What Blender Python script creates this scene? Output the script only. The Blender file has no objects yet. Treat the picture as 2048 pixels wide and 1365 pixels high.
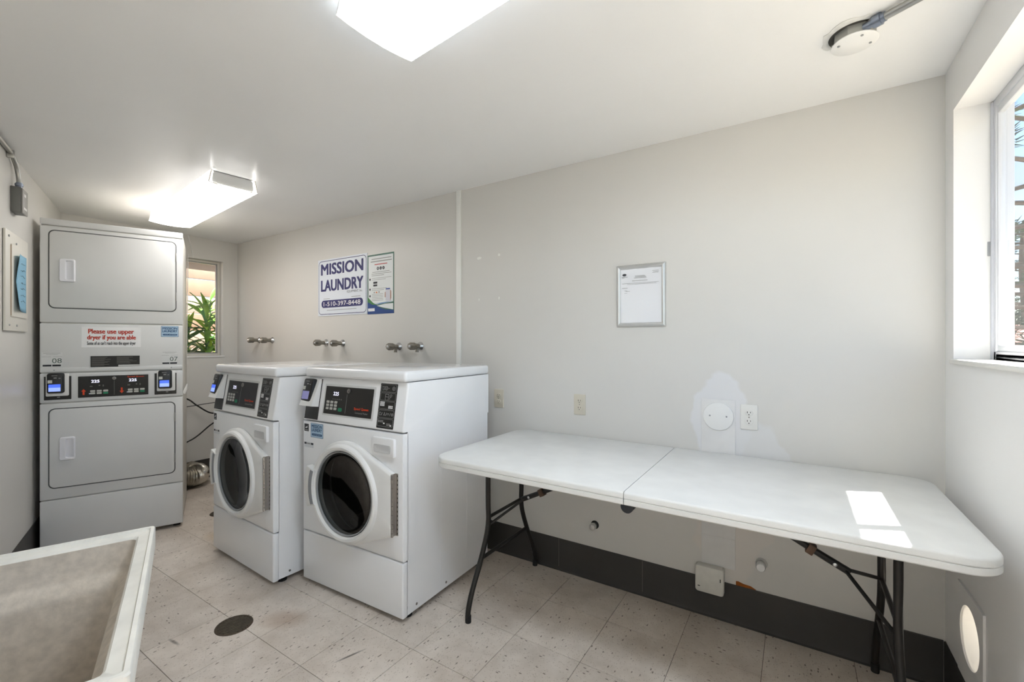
import bpy, bmesh, math, random
from mathutils import Vector, Matrix
random.seed(7)
S = bpy.context.scene
COL = S.collection
R = math.radians
# ------------------------------------------------------------------ camera, sky, sun, exposure
CAM_H = 1.30
cd = bpy.data.cameras.new('camera'); cam = bpy.data.objects.new('camera', cd); COL.objects.link(cam)
cam.location = (0, 0, CAM_H); cam.rotation_euler = (R(90), 0, R(32.7))
cd.sensor_width = 36.0; cd.lens = 883.0 / 2048.0 * 36.0; cd.shift_y = 3.5 / 2048.0; cd.clip_start = 0.02
S.camera = cam
S.view_settings.view_transform = 'Standard'; S.view_settings.look = 'None'
S.view_settings.exposure = 1.07; S.view_settings.gamma = 1.0; S.view_settings.use_curve_mapping = False
S.cycles.use_denoising = True
S.cycles.max_bounces = 6; S.cycles.diffuse_bounces = 4; S.cycles.glossy_bounces = 3; S.cycles.transmission_bounces = 4; S.cycles.transparent_max_bounces = 8
S.cycles.use_adaptive_sampling = True; S.cycles.adaptive_threshold = 0.12; S.cycles.adaptive_min_samples = 24
S.cycles.sample_clamp_indirect = 6.0
W = bpy.data.worlds.new('sky'); S.world = W; W.use_nodes = True
nt = W.node_tree; nt.nodes.clear()
sky = nt.nodes.new('ShaderNodeTexSky'); sky.sky_type = 'NISHITA'; sky.sun_disc = False
sky.sun_elevation = R(60); sky.sun_rotation = R(64); sky.ozone_density = 2.0; sky.air_density = 1.0; sky.dust_density = 0.4
bg = nt.nodes.new('ShaderNodeBackground'); bg.inputs['Strength'].default_value = 0.15
out = nt.nodes.new('ShaderNodeOutputWorld')
tcw = nt.nodes.new('ShaderNodeTexCoord'); mpw = nt.nodes.new('ShaderNodeMapping'); mpw.inputs['Scale'].default_value = (2.2, 2.2, 5.0)
cn = nt.nodes.new('ShaderNodeTexNoise'); cn.inputs['Scale'].default_value = 2.0; cn.inputs['Detail'].default_value = 3; cn.inputs['Roughness'].default_value = 0.6
cr_ = nt.nodes.new('ShaderNodeMapRange'); cr_.inputs[1].default_value = 0.55; cr_.inputs[2].default_value = 0.70; cr_.inputs[4].default_value = 0.85
cm = nt.nodes.new('ShaderNodeMix'); cm.data_type = 'RGBA'; cm.inputs[7].default_value = (2.3, 2.35, 2.45, 1)
nt.links.new(tcw.outputs['Generated'], mpw.inputs[0]); nt.links.new(mpw.outputs[0], cn.inputs['Vector']); nt.links.new(cn.outputs[0], cr_.inputs[0])
nt.links.new(cr_.outputs[0], cm.inputs[0]); nt.links.new(sky.outputs[0], cm.inputs[6]); nt.links.new(cm.outputs[2], bg.inputs[0])
nt.links.new(bg.outputs[0], out.inputs[0])
sl = bpy.data.lights.new('sun', 'SUN'); sl.energy = 13.3; sl.angle = R(0.53); sl.color = (1.0, 0.975, 0.94)
so = bpy.data.objects.new('sun', sl); COL.objects.link(so); so.location = (3, 2, 6)
so.rotation_euler = Vector((-1.0, -0.48, -2.14)).to_track_quat('-Z', 'Y').to_euler()
LENS_NEAR = 7.2      # emission of the two ceiling lights
LENS_FAR = 5.8

# ------------------------------------------------------------------ materials
MATS = {}
def lin(c):
    return tuple(((v / 255.0) / 12.92 if v / 255.0 <= 0.04045 else ((v / 255.0 + 0.055) / 1.055) ** 2.4) for v in c)
def M(name, rgb, rough=0.5, metal=0.0, var=0.0, vscale=6.0, bump=0.0, bscale=200.0, emit=None, es=0.0, coat=0.0, spec=0.5):
    if name in MATS: return MATS[name]
    m = bpy.data.materials.new(name); m.use_nodes = True; t = m.node_tree; b = t.nodes['Principled BSDF']
    c = lin(rgb) + (1,)
    b.inputs['Base Color'].default_value = c; b.inputs['Roughness'].default_value = rough
    b.inputs['Metallic'].default_value = metal; b.inputs['Coat Weight'].default_value = coat
    b.inputs['Specular IOR Level'].default_value = spec
    tc = t.nodes.new('ShaderNodeTexCoord')
    nz = t.nodes.new('ShaderNodeTexNoise'); nz.inputs['Scale'].default_value = vscale; nz.inputs['Detail'].default_value = 2 if var else 0
    t.links.new(tc.outputs['Object'], nz.inputs['Vector'])
    v = max(var, 0.015)
    mp = t.nodes.new('ShaderNodeMapRange'); mp.inputs[1].default_value = 0.3; mp.inputs[2].default_value = 0.7
    mp.inputs[3].default_value = 1 - v; mp.inputs[4].default_value = 1 + v * 0.4
    t.links.new(nz.outputs[0], mp.inputs[0])
    mx = t.nodes.new('ShaderNodeMix'); mx.data_type = 'RGBA'; mx.blend_type = 'MULTIPLY'; mx.inputs[0].default_value = 1
    mx.inputs[6].default_value = c
    t.links.new(mp.outputs[0], mx.inputs[7]); t.links.new(mx.outputs[2], b.inputs['Base Color'])
    if bump:
        n2 = t.nodes.new('ShaderNodeTexNoise'); n2.inputs['Scale'].default_value = bscale; n2.inputs['Detail'].default_value = 3
        t.links.new(tc.outputs['Object'], n2.inputs['Vector'])
        bp = t.nodes.new('ShaderNodeBump'); bp.inputs['Strength'].default_value = bump; bp.inputs['Distance'].default_value = 0.002
        t.links.new(n2.outputs[0], bp.inputs['Height']); t.links.new(bp.outputs[0], b.inputs['Normal'])
    if emit:
        b.inputs['Emission Color'].default_value = lin(emit) + (1,); b.inputs['Emission Strength'].default_value = es; m.cycles.emission_sampling = 'NONE'
    MATS[name] = m
    return m
def glass_mat(name, tint=(1, 1, 1), gl=0.08, rough=0.0):
    if name in MATS: return MATS[name]
    m = bpy.data.materials.new(name); m.use_nodes = True; t = m.node_tree; t.nodes.clear()
    o = t.nodes.new('ShaderNodeOutputMaterial'); mix = t.nodes.new('ShaderNodeMixShader')
    tr = t.nodes.new('ShaderNodeBsdfTransparent'); tr.inputs[0].default_value = tint + (1,)
    g = t.nodes.new('ShaderNodeBsdfGlossy'); g.inputs['Roughness'].default_value = rough
    lw = t.nodes.new('ShaderNodeLayerWeight'); lw.inputs[0].default_value = 0.5
    pw = t.nodes.new('ShaderNodeMath'); pw.operation = 'POWER'; pw.inputs[1].default_value = 4.0; t.links.new(lw.outputs['Facing'], pw.inputs[0])
    ma = t.nodes.new('ShaderNodeMath'); ma.operation = 'MULTIPLY_ADD'; ma.inputs[1].default_value = 0.7; ma.inputs[2].default_value = gl * 0.5; t.links.new(pw.outputs[0], ma.inputs[0])
    t.links.new(ma.outputs[0], mix.inputs[0]); t.links.new(tr.outputs[0], mix.inputs[1]); t.links.new(g.outputs[0], mix.inputs[2])
    t.links.new(mix.outputs[0], o.inputs[0]); MATS[name] = m
    return m
def tile_mat():
    m = bpy.data.materials.new('vinyl_tile'); m.use_nodes = True; t = m.node_tree; b = t.nodes['Principled BSDF']
    N = t.nodes.new; L = t.links.new
    geo = N('ShaderNodeNewGeometry'); oi = N('ShaderNodeObjectInfo')
    gt = N('ShaderNodeMath'); gt.operation = 'GREATER_THAN'; gt.inputs[1].default_value = 0.5; L(oi.outputs['Random'], gt.inputs[0])
    def fleck(sx, sy, thr, rad):
        outs = []
        for a, c in ((sx, sy), (sy, sx)):
            mp = N('ShaderNodeMapping'); mp.inputs['Scale'].default_value = (a, c, 1); L(geo.outputs['Position'], mp.inputs['Vector'])
            mp.inputs['Rotation'].default_value = (0, 0, 0.25)
            outs.append(mp)
        mv = N('ShaderNodeMix'); mv.data_type = 'VECTOR'; L(gt.outputs[0], mv.inputs[0])
        L(outs[0].outputs[0], mv.inputs[4]); L(outs[1].outputs[0], mv.inputs[5])
        vo = N('ShaderNodeTexVoronoi'); vo.inputs['Scale'].default_value = 1; L(mv.outputs[1], vo.inputs['Vector'])
        sp = N('ShaderNodeSeparateColor'); L(vo.outputs['Color'], sp.inputs[0])
        a = N('ShaderNodeMath'); a.operation = 'GREATER_THAN'; a.inputs[1].default_value = thr; L(sp.outputs[0], a.inputs[0])
        d = N('ShaderNodeMapRange'); d.inputs[1].default_value = rad; d.inputs[2].default_value = rad * 0.55; L(vo.outputs['Distance'], d.inputs[0])
        x = N('ShaderNodeMath'); x.operation = 'MULTIPLY'; L(a.outputs[0], x.inputs[0]); L(d.outputs[0], x.inputs[1])
        return x.outputs[0]
    f1 = fleck(40, 95, 0.86, 0.34); f2 = fleck(120, 220, 0.72, 0.4)
    nz = N('ShaderNodeTexNoise'); nz.inputs['Scale'].default_value = 3.2; nz.inputs['Detail'].default_value = 4; nz.inputs['Roughness'].default_value = 0.65
    L(geo.outputs['Position'], nz.inputs['Vector'])
    cr = N('ShaderNodeValToRGB'); e = cr.color_ramp.elements
    e[0].position = 0.3; e[0].color = lin((192, 180, 167)) + (1,); e[1].position = 0.68; e[1].color = lin((228, 218, 207)) + (1,)
    L(nz.outputs[0], cr.inputs[0])
    tone = N('ShaderNodeMapRange'); tone.inputs[3].default_value = 0.94; tone.inputs[4].default_value = 1.03; L(oi.outputs['Random'], tone.inputs[0])
    mt = N('ShaderNodeMix'); mt.data_type = 'RGBA'; mt.blend_type = 'MULTIPLY'; mt.inputs[0].default_value = 1
    L(cr.outputs[0], mt.inputs[6]); L(tone.outputs[0], mt.inputs[7])
    # rust coloured stain beside the drain and a few black heel scuffs, each with its own outline
    def blob(cx, cy, sx, sy, rot):
        mp = N('ShaderNodeMapping'); mp.vector_type = 'TEXTURE'; mp.inputs['Location'].default_value = (cx, cy, 0)
        mp.inputs['Scale'].default_value = (sx, sy, 1000); mp.inputs['Rotation'].default_value = (0, 0, rot)
        L(geo.outputs['Position'], mp.inputs['Vector'])
        ln = N('ShaderNodeVectorMath'); ln.operation = 'LENGTH'; L(mp.outputs[0], ln.inputs[0])
        mr = N('ShaderNodeMapRange'); mr.inputs[1].default_value = 1.0; mr.inputs[2].default_value = 0.3; L(ln.outputs['Value'], mr.inputs[0])
        return mr.outputs[0]
    cur = mt.outputs[2]
    def over(cur, fac, col, k):
        mu = N('ShaderNodeMath'); mu.operation = 'MULTIPLY'; mu.inputs[1].default_value = k; L(fac, mu.inputs[0])
        mm = N('ShaderNodeMix'); mm.data_type = 'RGBA'; L(mu.outputs[0], mm.inputs[0]); L(cur, mm.inputs[6]); mm.inputs[7].default_value = lin(col) + (1,)
        return mm.outputs[2]
    cur = over(cur, blob(-2.02, 1.17, 0.13, 0.09, 0.5), (150, 116, 84), 0.45)
    cur = over(cur, blob(-3.25, 1.45, 0.16, 0.1, 0.2), (190, 160, 110), 0.4)
    cur = over(cur, blob(-1.555, 1.18, 0.075, 0.007, 1.25), (60, 52, 46), 0.85)
    cur = over(cur, blob(-2.27, 0.82, 0.05, 0.009, 0.1), (70, 62, 54), 0.7)
    cur = over(cur, f2, (150, 132, 112), 0.6)
    cur = over(cur, f1, (92, 78, 64), 0.8)
    L(cur, b.inputs['Base Color']); b.inputs['Roughness'].default_value = 0.42
    return m
def wall_mat(name, rgb, patches=()):
    m = bpy.data.materials.new(name); m.use_nodes = True; t = m.node_tree; b = t.nodes['Principled BSDF']
    N = t.nodes.new; L = t.links.new
    geo = N('ShaderNodeNewGeometry')
    nz = N('ShaderNodeTexNoise'); nz.inputs['Scale'].default_value = 1.3; nz.inputs['Detail'].default_value = 2; L(geo.outputs['Position'], nz.inputs['Vector'])
    cr = N('ShaderNodeValToRGB'); e = cr.color_ramp.elements; c = lin(rgb)
    e[0].position = 0.3; e[0].color = tuple(v * 0.965 for v in c) + (1,); e[1].position = 0.7; e[1].color = c + (1,)
    L(nz.outputs[0], cr.inputs[0]); cur = cr.outputs[0]
    n3 = N('ShaderNodeTexNoise'); n3.inputs['Scale'].default_value = 9; n3.inputs['Detail'].default_value = 2; L(geo.outputs['Position'], n3.inputs['Vector'])
    for (loc, sc, col, k) in patches:
        mp = N('ShaderNodeMapping'); mp.vector_type = 'TEXTURE'; mp.inputs['Location'].default_value = loc; mp.inputs['Scale'].default_value = sc
        L(geo.outputs['Position'], mp.inputs['Vector'])
        ln = N('ShaderNodeVectorMath'); ln.operation = 'LENGTH'; L(mp.outputs[0], ln.inputs[0])
        ad = N('ShaderNodeMath'); ad.operation = 'MULTIPLY_ADD'; ad.inputs[1].default_value = 0.7; L(n3.outputs[0], ad.inputs[0]); L(ln.outputs['Value'], ad.inputs[2])
        mr = N('ShaderNodeMapRange'); mr.inputs[1].default_value = 1.36; mr.inputs[2].default_value = 1.26; mr.inputs[4].default_value = k; L(ad.outputs[0], mr.inputs[0])
        mm = N('ShaderNodeMix'); mm.data_type = 'RGBA'; L(mr.outputs[0], mm.inputs[0]); L(cur, mm.inputs[6]); mm.inputs[7].default_value = lin(col) + (1,)
        cur = mm.outputs[2]
    L(cur, b.inputs['Base Color']); b.inputs['Roughness'].default_value = 0.36; b.inputs['Specular IOR Level'].default_value = 0.4
    n2 = N('ShaderNodeTexNoise'); n2.inputs['Scale'].default_value = 6; n2.inputs['Detail'].default_value = 3; n2.inputs['Roughness'].default_value = 0.45; L(geo.outputs['Position'], n2.inputs['Vector'])
    bp = N('ShaderNodeBump'); bp.inputs['Strength'].default_value = 0.2; bp.inputs['Distance'].default_value = 0.012
    L(n2.outputs[0], bp.inputs['Height']); L(bp.outputs[0], b.inputs['Normal'])
    MATS[name] = m
    return m
def lens_mat(name, rgb, es):
    m = bpy.data.materials.new(name); m.use_nodes = True; t = m.node_tree; b = t.nodes['Principled BSDF']
    b.inputs['Base Color'].default_value = (0.85, 0.85, 0.83, 1); b.inputs['Roughness'].default_value = 0.25
    b.inputs['Emission Color'].default_value = lin(rgb) + (1,); b.inputs['Emission Strength'].default_value = es
    tc = t.nodes.new('ShaderNodeTexCoord'); wv = t.nodes.new('ShaderNodeTexWave'); wv.inputs['Scale'].default_value = 55; wv.inputs['Distortion'].default_value = 0
    t.links.new(tc.outputs['Object'], wv.inputs['Vector'])
    bp = t.nodes.new('ShaderNodeBump'); bp.inputs['Strength'].default_value = 0.6; bp.inputs['Distance'].default_value = 0.003
    t.links.new(wv.outputs['Fac'], bp.inputs['Height']); t.links.new(bp.outputs[0], b.inputs['Normal'])
    return m

ENAMEL = M('white_enamel', (240, 241, 242), 0.28, coat=0.2)
ENAMEL_D = M('dryer_enamel', (214, 215, 214), 0.33)
WHITEP = M('white_plastic', (232, 232, 230), 0.35)
BLACK = M('black_plastic', (18, 18, 18), 0.35)
BLACKG = M('black_overlay', (22, 21, 19), 0.3)
DARK = M('dark_gap', (40, 40, 38), 0.7)
GREYP = M('grey_plastic', (150, 152, 154), 0.4)
CHROME = M('chrome', (205, 205, 205), 0.18, 1.0)
STEEL = M('brushed_steel', (150, 148, 144), 0.35, 1.0, 0.1, 40)
BRASSY = M('tarnished_chrome', (150, 145, 136), 0.28, 1.0, 0.2, 60)
TUBE = M('dark_bronze_tube', (44, 42, 40), 0.38, 0.5, 0.15, 20)
TABLE = M('table_plastic', (226, 226, 223), 0.42, var=0.05, vscale=9, bump=0.25, bscale=350)
RUBBER = M('black_rubber', (22, 22, 22), 0.7)
COVE = M('cove_base_vinyl', (58, 56, 53), 0.5, var=0.12, vscale=5)
WHITEINK = M('white_ink', (235, 235, 235), 0.6)
GREYINK = M('grey_ink', (150, 150, 148), 0.6)
DARKINK = M('dark_ink', (40, 42, 48), 0.6)
NAVY = M('navy_ink', (52, 52, 104), 0.6)
BLUEINK = M('blue_ink', (36, 78, 122), 0.6)
REDINK = M('red_ink', (186, 58, 40), 0.6)
ORANGE = M('red_orange_ink', (222, 70, 28), 0.5)
GREENINK = M('green_ink', (30, 130, 92), 0.5)
PAPER = M('white_paper', (232, 233, 236), 0.7)
PALEBLUE = M('pale_blue_sticker', (172, 200, 222), 0.5)
GLOWWHITE = M('lit_digits', (240, 240, 255), 0.5, emit=(225, 225, 250), es=0.55)
SCREENB = M('blue_screen', (60, 90, 220), 0.3, emit=(70, 105, 235), es=0.5)
SCREENL = M('pale_blue_screen', (130, 150, 235), 0.3, emit=(140, 165, 250), es=0.5)
SCREENV = M('violet_screen', (140, 140, 190), 0.3, emit=(140, 138, 190), es=0.12)
ALU = M('white_aluminium', (222, 224, 228), 0.3, 0.15)
ALUD = M('aluminium', (172, 174, 176), 0.32, 0.9)
IVORY = M('ivory_plastic', (206, 200, 184), 0.4)
SINKM = M('sink_composite', (200, 189, 174), 0.5, var=0.16, vscale=60, bump=0.2, bscale=120)
SINKR = M('sink_rim', (222, 218, 208), 0.42, var=0.12, vscale=18)

# ------------------------------------------------------------------ mesh helpers
def fin(name, bm, mat, parent=None, smooth=35, at=None):
    bmesh.ops.recalc_face_normals(bm, faces=bm.faces)
    me = bpy.data.meshes.new(name); bm.to_mesh(me); bm.free()
    return ob(name, me, mat, parent, smooth, at)
def ob(name, me, mat, parent=None, smooth=35, at=None):
    if mat and not me.materials: me.materials.append(mat)
    if smooth:
        me.shade_smooth(); me.set_sharp_from_angle(angle=R(smooth))
    o = bpy.data.objects.new(name, me); COL.objects.link(o)
    if parent: o.parent = parent
    if at: o.location = at
    return o
def empty(name, loc=(0, 0, 0), rz=0.0):
    o = bpy.data.objects.new(name, None); COL.objects.link(o); o.location = loc; o.rotation_euler = (0, 0, R(rz)); o.empty_display_size = 0.1
    return o
def tag(o, label, cat, group=None):
    o['label'] = label; o['category'] = cat
    if group: o['group'] = group
    return o
def struct(o, label=None):
    o['kind'] = 'structure'
    if label: o['label'] = label
    return o
def add_box(bm, x0, x1, y0, y1, z0, z1, bev=0.0, seg=2):
    b2 = bmesh.new(); bmesh.ops.create_cube(b2, size=1)
    for v in b2.verts:
        v.co = Vector(((x0 + x1) / 2 + v.co.x * (x1 - x0), (y0 + y1) / 2 + v.co.y * (y1 - y0), (z0 + z1) / 2 + v.co.z * (z1 - z0)))
    if bev: bmesh.ops.bevel(b2, geom=list(b2.edges), offset=bev, segments=seg, profile=0.5, affect='EDGES')
    merge(bm, b2)
def merge(bm, b2):
    me = bpy.data.meshes.new('tmp'); b2.to_mesh(me); b2.free(); bm.from_mesh(me); bpy.data.meshes.remove(me)
def box(name, x0, x1, y0, y1, z0, z1, mat, parent=None, bev=0.0, seg=2):
    bm = bmesh.new(); add_box(bm, x0, x1, y0, y1, z0, z1, bev, seg); return fin(name, bm, mat, parent)
def add_rings(bm, rings, cap0=True, cap1=True, closed=True):
    vs = [[bm.verts.new(p) for p in r] for r in rings]
    n = len(vs[0])
    for a, b in zip(vs, vs[1:]):
        for i in range(n if closed else n - 1):
            j = (i + 1) % n
            bm.faces.new((a[i], a[j], b[j], b[i]))
    if cap0: bm.faces.new(vs[0])
    if cap1: bm.faces.new(list(reversed(vs[-1])))
    return vs
def frame_of(d):
    d = d.normalized(); u = d.cross(Vector((0, 0, 1)))
    if u.length < 1e-3: u = d.cross(Vector((0, 1, 0)))
    u.normalize(); return u, d.cross(u).normalized()
def add_tube(bm, pts, r, n=10, cap=True):
    pts = [Vector(p) for p in pts]; rr = r if isinstance(r, (list, tuple)) else [r] * len(pts)
    rings = []; u = None
    for i, p in enumerate(pts):
        d = (pts[min(i + 1, len(pts) - 1)] - pts[max(i - 1, 0)]).normalized()
        if u is None: u, w = frame_of(d)
        else:
            u = (u - d * u.dot(d)).normalized(); w = d.cross(u).normalized()
        rings.append([p + (u * math.cos(2 * math.pi * k / n) + w * math.sin(2 * math.pi * k / n)) * rr[i] for k in range(n)])
    add_rings(bm, rings, cap, cap)
def tube(name, pts, r, mat, parent=None, n=10):
    bm = bmesh.new(); add_tube(bm, pts, r, n); return fin(name, bm, mat, parent)
def smooth_path(pts, k=6):
    P = [Vector(p) for p in pts]; o = []
    for i in range(len(P) - 1):
        p0, p1, p2, p3 = P[max(i - 1, 0)], P[i], P[i + 1], P[min(i + 2, len(P) - 1)]
        for s in range(k):
            t = s / k
            o.append(0.5 * ((2 * p1) + (p2 - p0) * t + (2 * p0 - 5 * p1 + 4 * p2 - p3) * t * t + (3 * p1 - p0 - 3 * p2 + p3) * t ** 3))
    o.append(P[-1]); return o
def rrect(x0, x1, z0, z1, r, n=6):
    p = []
    for cx, cz, a0 in ((x1 - r, z1 - r, 0), (x0 + r, z1 - r, 90), (x0 + r, z0 + r, 180), (x1 - r, z0 + r, 270)):
        for k in range(n + 1):
            a = R(a0 + 90 * k / n); p.append((cx + r * math.cos(a), cz + r * math.sin(a)))
    return p
def add_plate(bm, outline, y0, y1, bev=0.0):
    """outline in (x, z); front face at y1 (y1 < y0), optional rounded front edge"""
    def ring(off, y):
        if not off: return [(x, y, z) for x, z in outline]
        n = len(outline); o = []
        for i in range(n):
            a = Vector(outline[i - 1]); b = Vector(outline[i]); c = Vector(outline[(i + 1) % n])
            d = (c - a); nrm = Vector((-d.y, d.x)).normalized()
            o.append((b.x + nrm.x * off, y, b.y + nrm.y * off))
        return o
    if bev: rings = [ring(0, y0), ring(0, y1 + bev), ring(bev * 0.3, y1 + bev * 0.3), ring(bev, y1)]
    else: rings = [ring(0, y0), ring(0, y1)]
    add_rings(bm, rings)
def plate(name, outline, y0, y1, mat, parent=None, bev=0.0):
    bm = bmesh.new(); add_plate(bm, outline, y0, y1, bev); return fin(name, bm, mat, parent)
def rplate(name, x0, x1, z0, z1, r, y0, y1, mat, parent=None, bev=0.0):
    return plate(name, rrect(x0, x1, z0, z1, r), y0, y1, mat, parent, bev)
def circ(cx, cz, r, n=24, r2=None):
    return [(cx + r * math.cos(2 * math.pi * k / n), cz + (r2 or r) * math.sin(2 * math.pi * k / n)) for k in range(n)]
def add_frame(bm, o, i, y0, y1, y2=None):
    """ring between outlines o and i (same count) from y0 to y1"""
    y2 = y1 if y2 is None else y2
    rings = [[(x, y0, z) for x, z in o], [(x, y1, z) for x, z in o], [(x, y2, z) for x, z in i], [(x, y0, z) for x, z in i], [(x, y0, z) for x, z in o]]
    add_rings(bm, rings, False, False)
    bmesh.ops.remove_doubles(bm, verts=bm.verts, dist=1e-6)
def quads(name, rects, y, mat, parent, th=0.0003):
    bm = bmesh.new()
    for x0, x1, z0, z1 in rects: add_box(bm, x0, x1, y - th, y, z0, z1)
    return fin(name, bm, mat, parent, 0)
def lathe(bm, prof, n=20, M4=None):
    """profile list of (r, h) about local z"""
    rings = [[(M4 or Matrix()) @ Vector((r * math.cos(2 * math.pi * k / n), r * math.sin(2 * math.pi * k / n), h)) for k in range(n)] for r, h in prof]
    add_rings(bm, rings)
def text(name, s, x0, x1, z0, z1, y, mat, parent, bold=0.0, th=0.0004):
    hv = bold * (z1 - z0) * 2.8
    cu = bpy.data.curves.new('t', 'FONT'); cu.body = s; cu.size = 1.0; cu.resolution_u = 3
    o = bpy.data.objects.new('t', cu); COL.objects.link(o)
    dg = bpy.context.evaluated_depsgraph_get(); me = bpy.data.meshes.new_from_object(o.evaluated_get(dg))
    bpy.data.objects.remove(o); bpy.data.curves.remove(cu)
    xs = [v.co.x for v in me.vertices]; ys = [v.co.y for v in me.vertices]
    a, b, c, d = min(xs), max(xs), min(ys), max(ys)
    for v in me.vertices:
        v.co = Vector((x0 + (v.co.x - a) / (b - a) * (x1 - x0), y - th, z0 + (v.co.y - c) / (d - c) * (z1 - z0)))
    if hv:
        bm = bmesh.new()
        for kk, (dx, dz) in enumerate(((-hv, -hv * .5), (-hv, hv * .5), (0, -hv * .6), (0, hv * .6), (hv, -hv * .5), (hv, hv * .5))):
            n0 = len(bm.verts); bm.from_mesh(me); bm.verts.ensure_lookup_table()
            for v in bm.verts[n0:]: v.co.x += dx; v.co.z += dz; v.co.y -= 0.00006 * kk
        bm.to_mesh(me); bm.free()
    me.name = name
    return ob(name, me, mat, parent, 0)
def poly_obj(name, pts, faces, mat, parent=None, smooth=0):
    bm = bmesh.new(); vs = [bm.verts.new(p) for p in pts]
    for f in faces: bm.faces.new([vs[i] for i in f])
    return fin(name, bm, mat, parent, smooth)

# ------------------------------------------------------------------ room shell
XL, XR, YB, ZC = -4.795, 0.475, 2.28, 2.31
SL = -0.3557
def wf(x): return 0.552 + (x + 3.557) * SL            # skew front wall line y(x)
A1 = (XL, wf(XL)); A2 = (XR, wf(XR))
WALL = wall_mat('painted_wall', (215, 213, 208), [
    ((-0.30, 2.28, 0.93), (0.13, 1, 0.24), (222, 222, 223), 0.9), ((-0.26, 2.28, 0.50), (0.17, 1, 0.30), (220, 214, 207), 0.8),
    ((-0.14, 2.28, 0.72), (0.12, 1, 0.22), (221, 221, 221), 0.7)])
WALLP = wall_mat('painted_wall_plain', (216, 214, 209)); WALLR = wall_mat('painted_wall_lit', (240, 239, 237))  # WALLR: same wall paint, lightened so its colour carries the stronger light
CEIL = wall_mat('painted_ceiling', (240, 240, 239))
def prism_z(name, poly, z0, z1, mat, parent=None):
    bm = bmesh.new(); add_rings(bm, [[(x, y, z0) for x, y in poly], [(x, y, z1) for x, y in poly]]); return fin(name, bm, mat, parent, 0)
room = [A1, A2, (XR, YB), (XL, YB)]
T = 0.13; RT_ = 0.145
floor = struct(prism_z('floor', [(XL - T, A1[1] - 0.3), (XR + 0.19, A2[1] - 0.3), (XR + 0.19, YB + T), (XL - T, YB + T)], -0.12, -0.0022, M('tile_joint', (104, 94, 84), 0.8)), 'beige speckled vinyl tile floor with thin dark joints')
struct(prism_z('ceiling', [(XL - T, A1[1] - 0.3), (XR + 0.19, A2[1] - 0.3), (XR + 0.19, YB + T), (XL - T, YB + T)], ZC, ZC + 0.12, CEIL), 'flat white painted ceiling')
struct(box('wall_back', XL - T, XR + RT_, YB, YB + T, -0.002, ZC, WALL), 'long off-white wall behind the washers and table')
nx, ny = -SL, 1.0; ln = math.hypot(nx, ny); nx /= ln; ny /= ln
struct(prism_z('wall_front', [A1, A2, (A2[0] - nx * T, A2[1] - ny * T), (A1[0] - nx * T, A1[1] - ny * T)], -0.002, ZC, WALLP), 'off-white wall beside the stacked dryer')
# far wall with a window opening
W1 = (1.30, 2.144, 1.171, 2.106)
bm = bmesh.new()
add_box(bm, XL - T, XL, A1[1] - 0.2, W1[0], -0.002, ZC); add_box(bm, XL - T, XL, W1[1], YB, -0.002, ZC)
add_box(bm, XL - T, XL, W1[0], W1[1], -0.002, W1[2]); add_box(bm, XL - T, XL, W1[0], W1[1], W1[3], ZC)
struct(fin('wall_left', bm, WALLP, None, 0), 'short end wall with a narrow window')
# right wall with a wide window opening and a round vent hole
W2 = (0.62, 2.179, 1.236, 2.132); RT = 0.145; VH = (1.985, 0.352, 0.098)
bm = bmesh.new(); y0w = A2[1] - 0.15
DO = (-0.72, 0.16, 2.04)  # opening for the added daylight doorway
add_box(bm, XR, XR + RT, y0w, DO[0], -0.002, ZC); add_box(bm, XR, XR + RT, DO[0], DO[1], DO[2], ZC); add_box(bm, XR, XR + RT, DO[1], W2[0], -0.002, ZC); add_box(bm, XR, XR + RT, W2[1], YB, -0.002, ZC)
add_box(bm, XR, XR + RT, W2[0], W2[1], W2[3], ZC)
add_box(bm, XR, XR + RT, W2[0], 1.80, -0.002, W2[2]); add_box(bm, XR, XR + RT, 1.80, W2[1], 0.56, W2[2]); add_box(bm, XR, XR + RT, 1.80, W2[1], -0.002, 0.14)
hc = circ(VH[0], VH[1], VH[2], 48)
def sq_at(cx, cz, x0, x1, z0, z1, n=48):
    o = []
    for k in range(n):
        a = 2 * math.pi * k / n; c, s_ = math.cos(a), math.sin(a)
        tx = ((x1 - cx) / c if c > 1e-9 else (x0 - cx) / c if c < -1e-9 else 1e9); tz = ((z1 - cz) / s_ if s_ > 1e-9 else (z0 - cz) / s_ if s_ < -1e-9 else 1e9)
        t = min(tx, tz); o.append((cx + c * t, cz + s_ * t))
    return o
so_ = sq_at(VH[0], VH[1], 1.80, W2[1], 0.14, 0.56)
for q in ((1.80, 0.14), (W2[1], 0.14), (1.80, 0.56), (W2[1], 0.56)):
    i = min(range(48), key=lambda k: (so_[k][0] - q[0]) ** 2 + (so_[k][1] - q[1]) ** 2); so_[i] = q
rings = [[(XR, y, z) for y, z in so_], [(XR, y, z) for y, z in hc], [(XR + RT, y, z) for y, z in hc], [(XR + RT, y, z) for y, z in so_]]
add_rings(bm, rings, False, False)
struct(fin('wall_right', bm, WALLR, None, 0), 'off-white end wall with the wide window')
struct(box('eave', XR + RT, 0.93, -2.5, 2.6, 2.44, 2.60, M('eave_paint', (200, 196, 188), 0.6)), 'roof eave outside the wide window')
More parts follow.
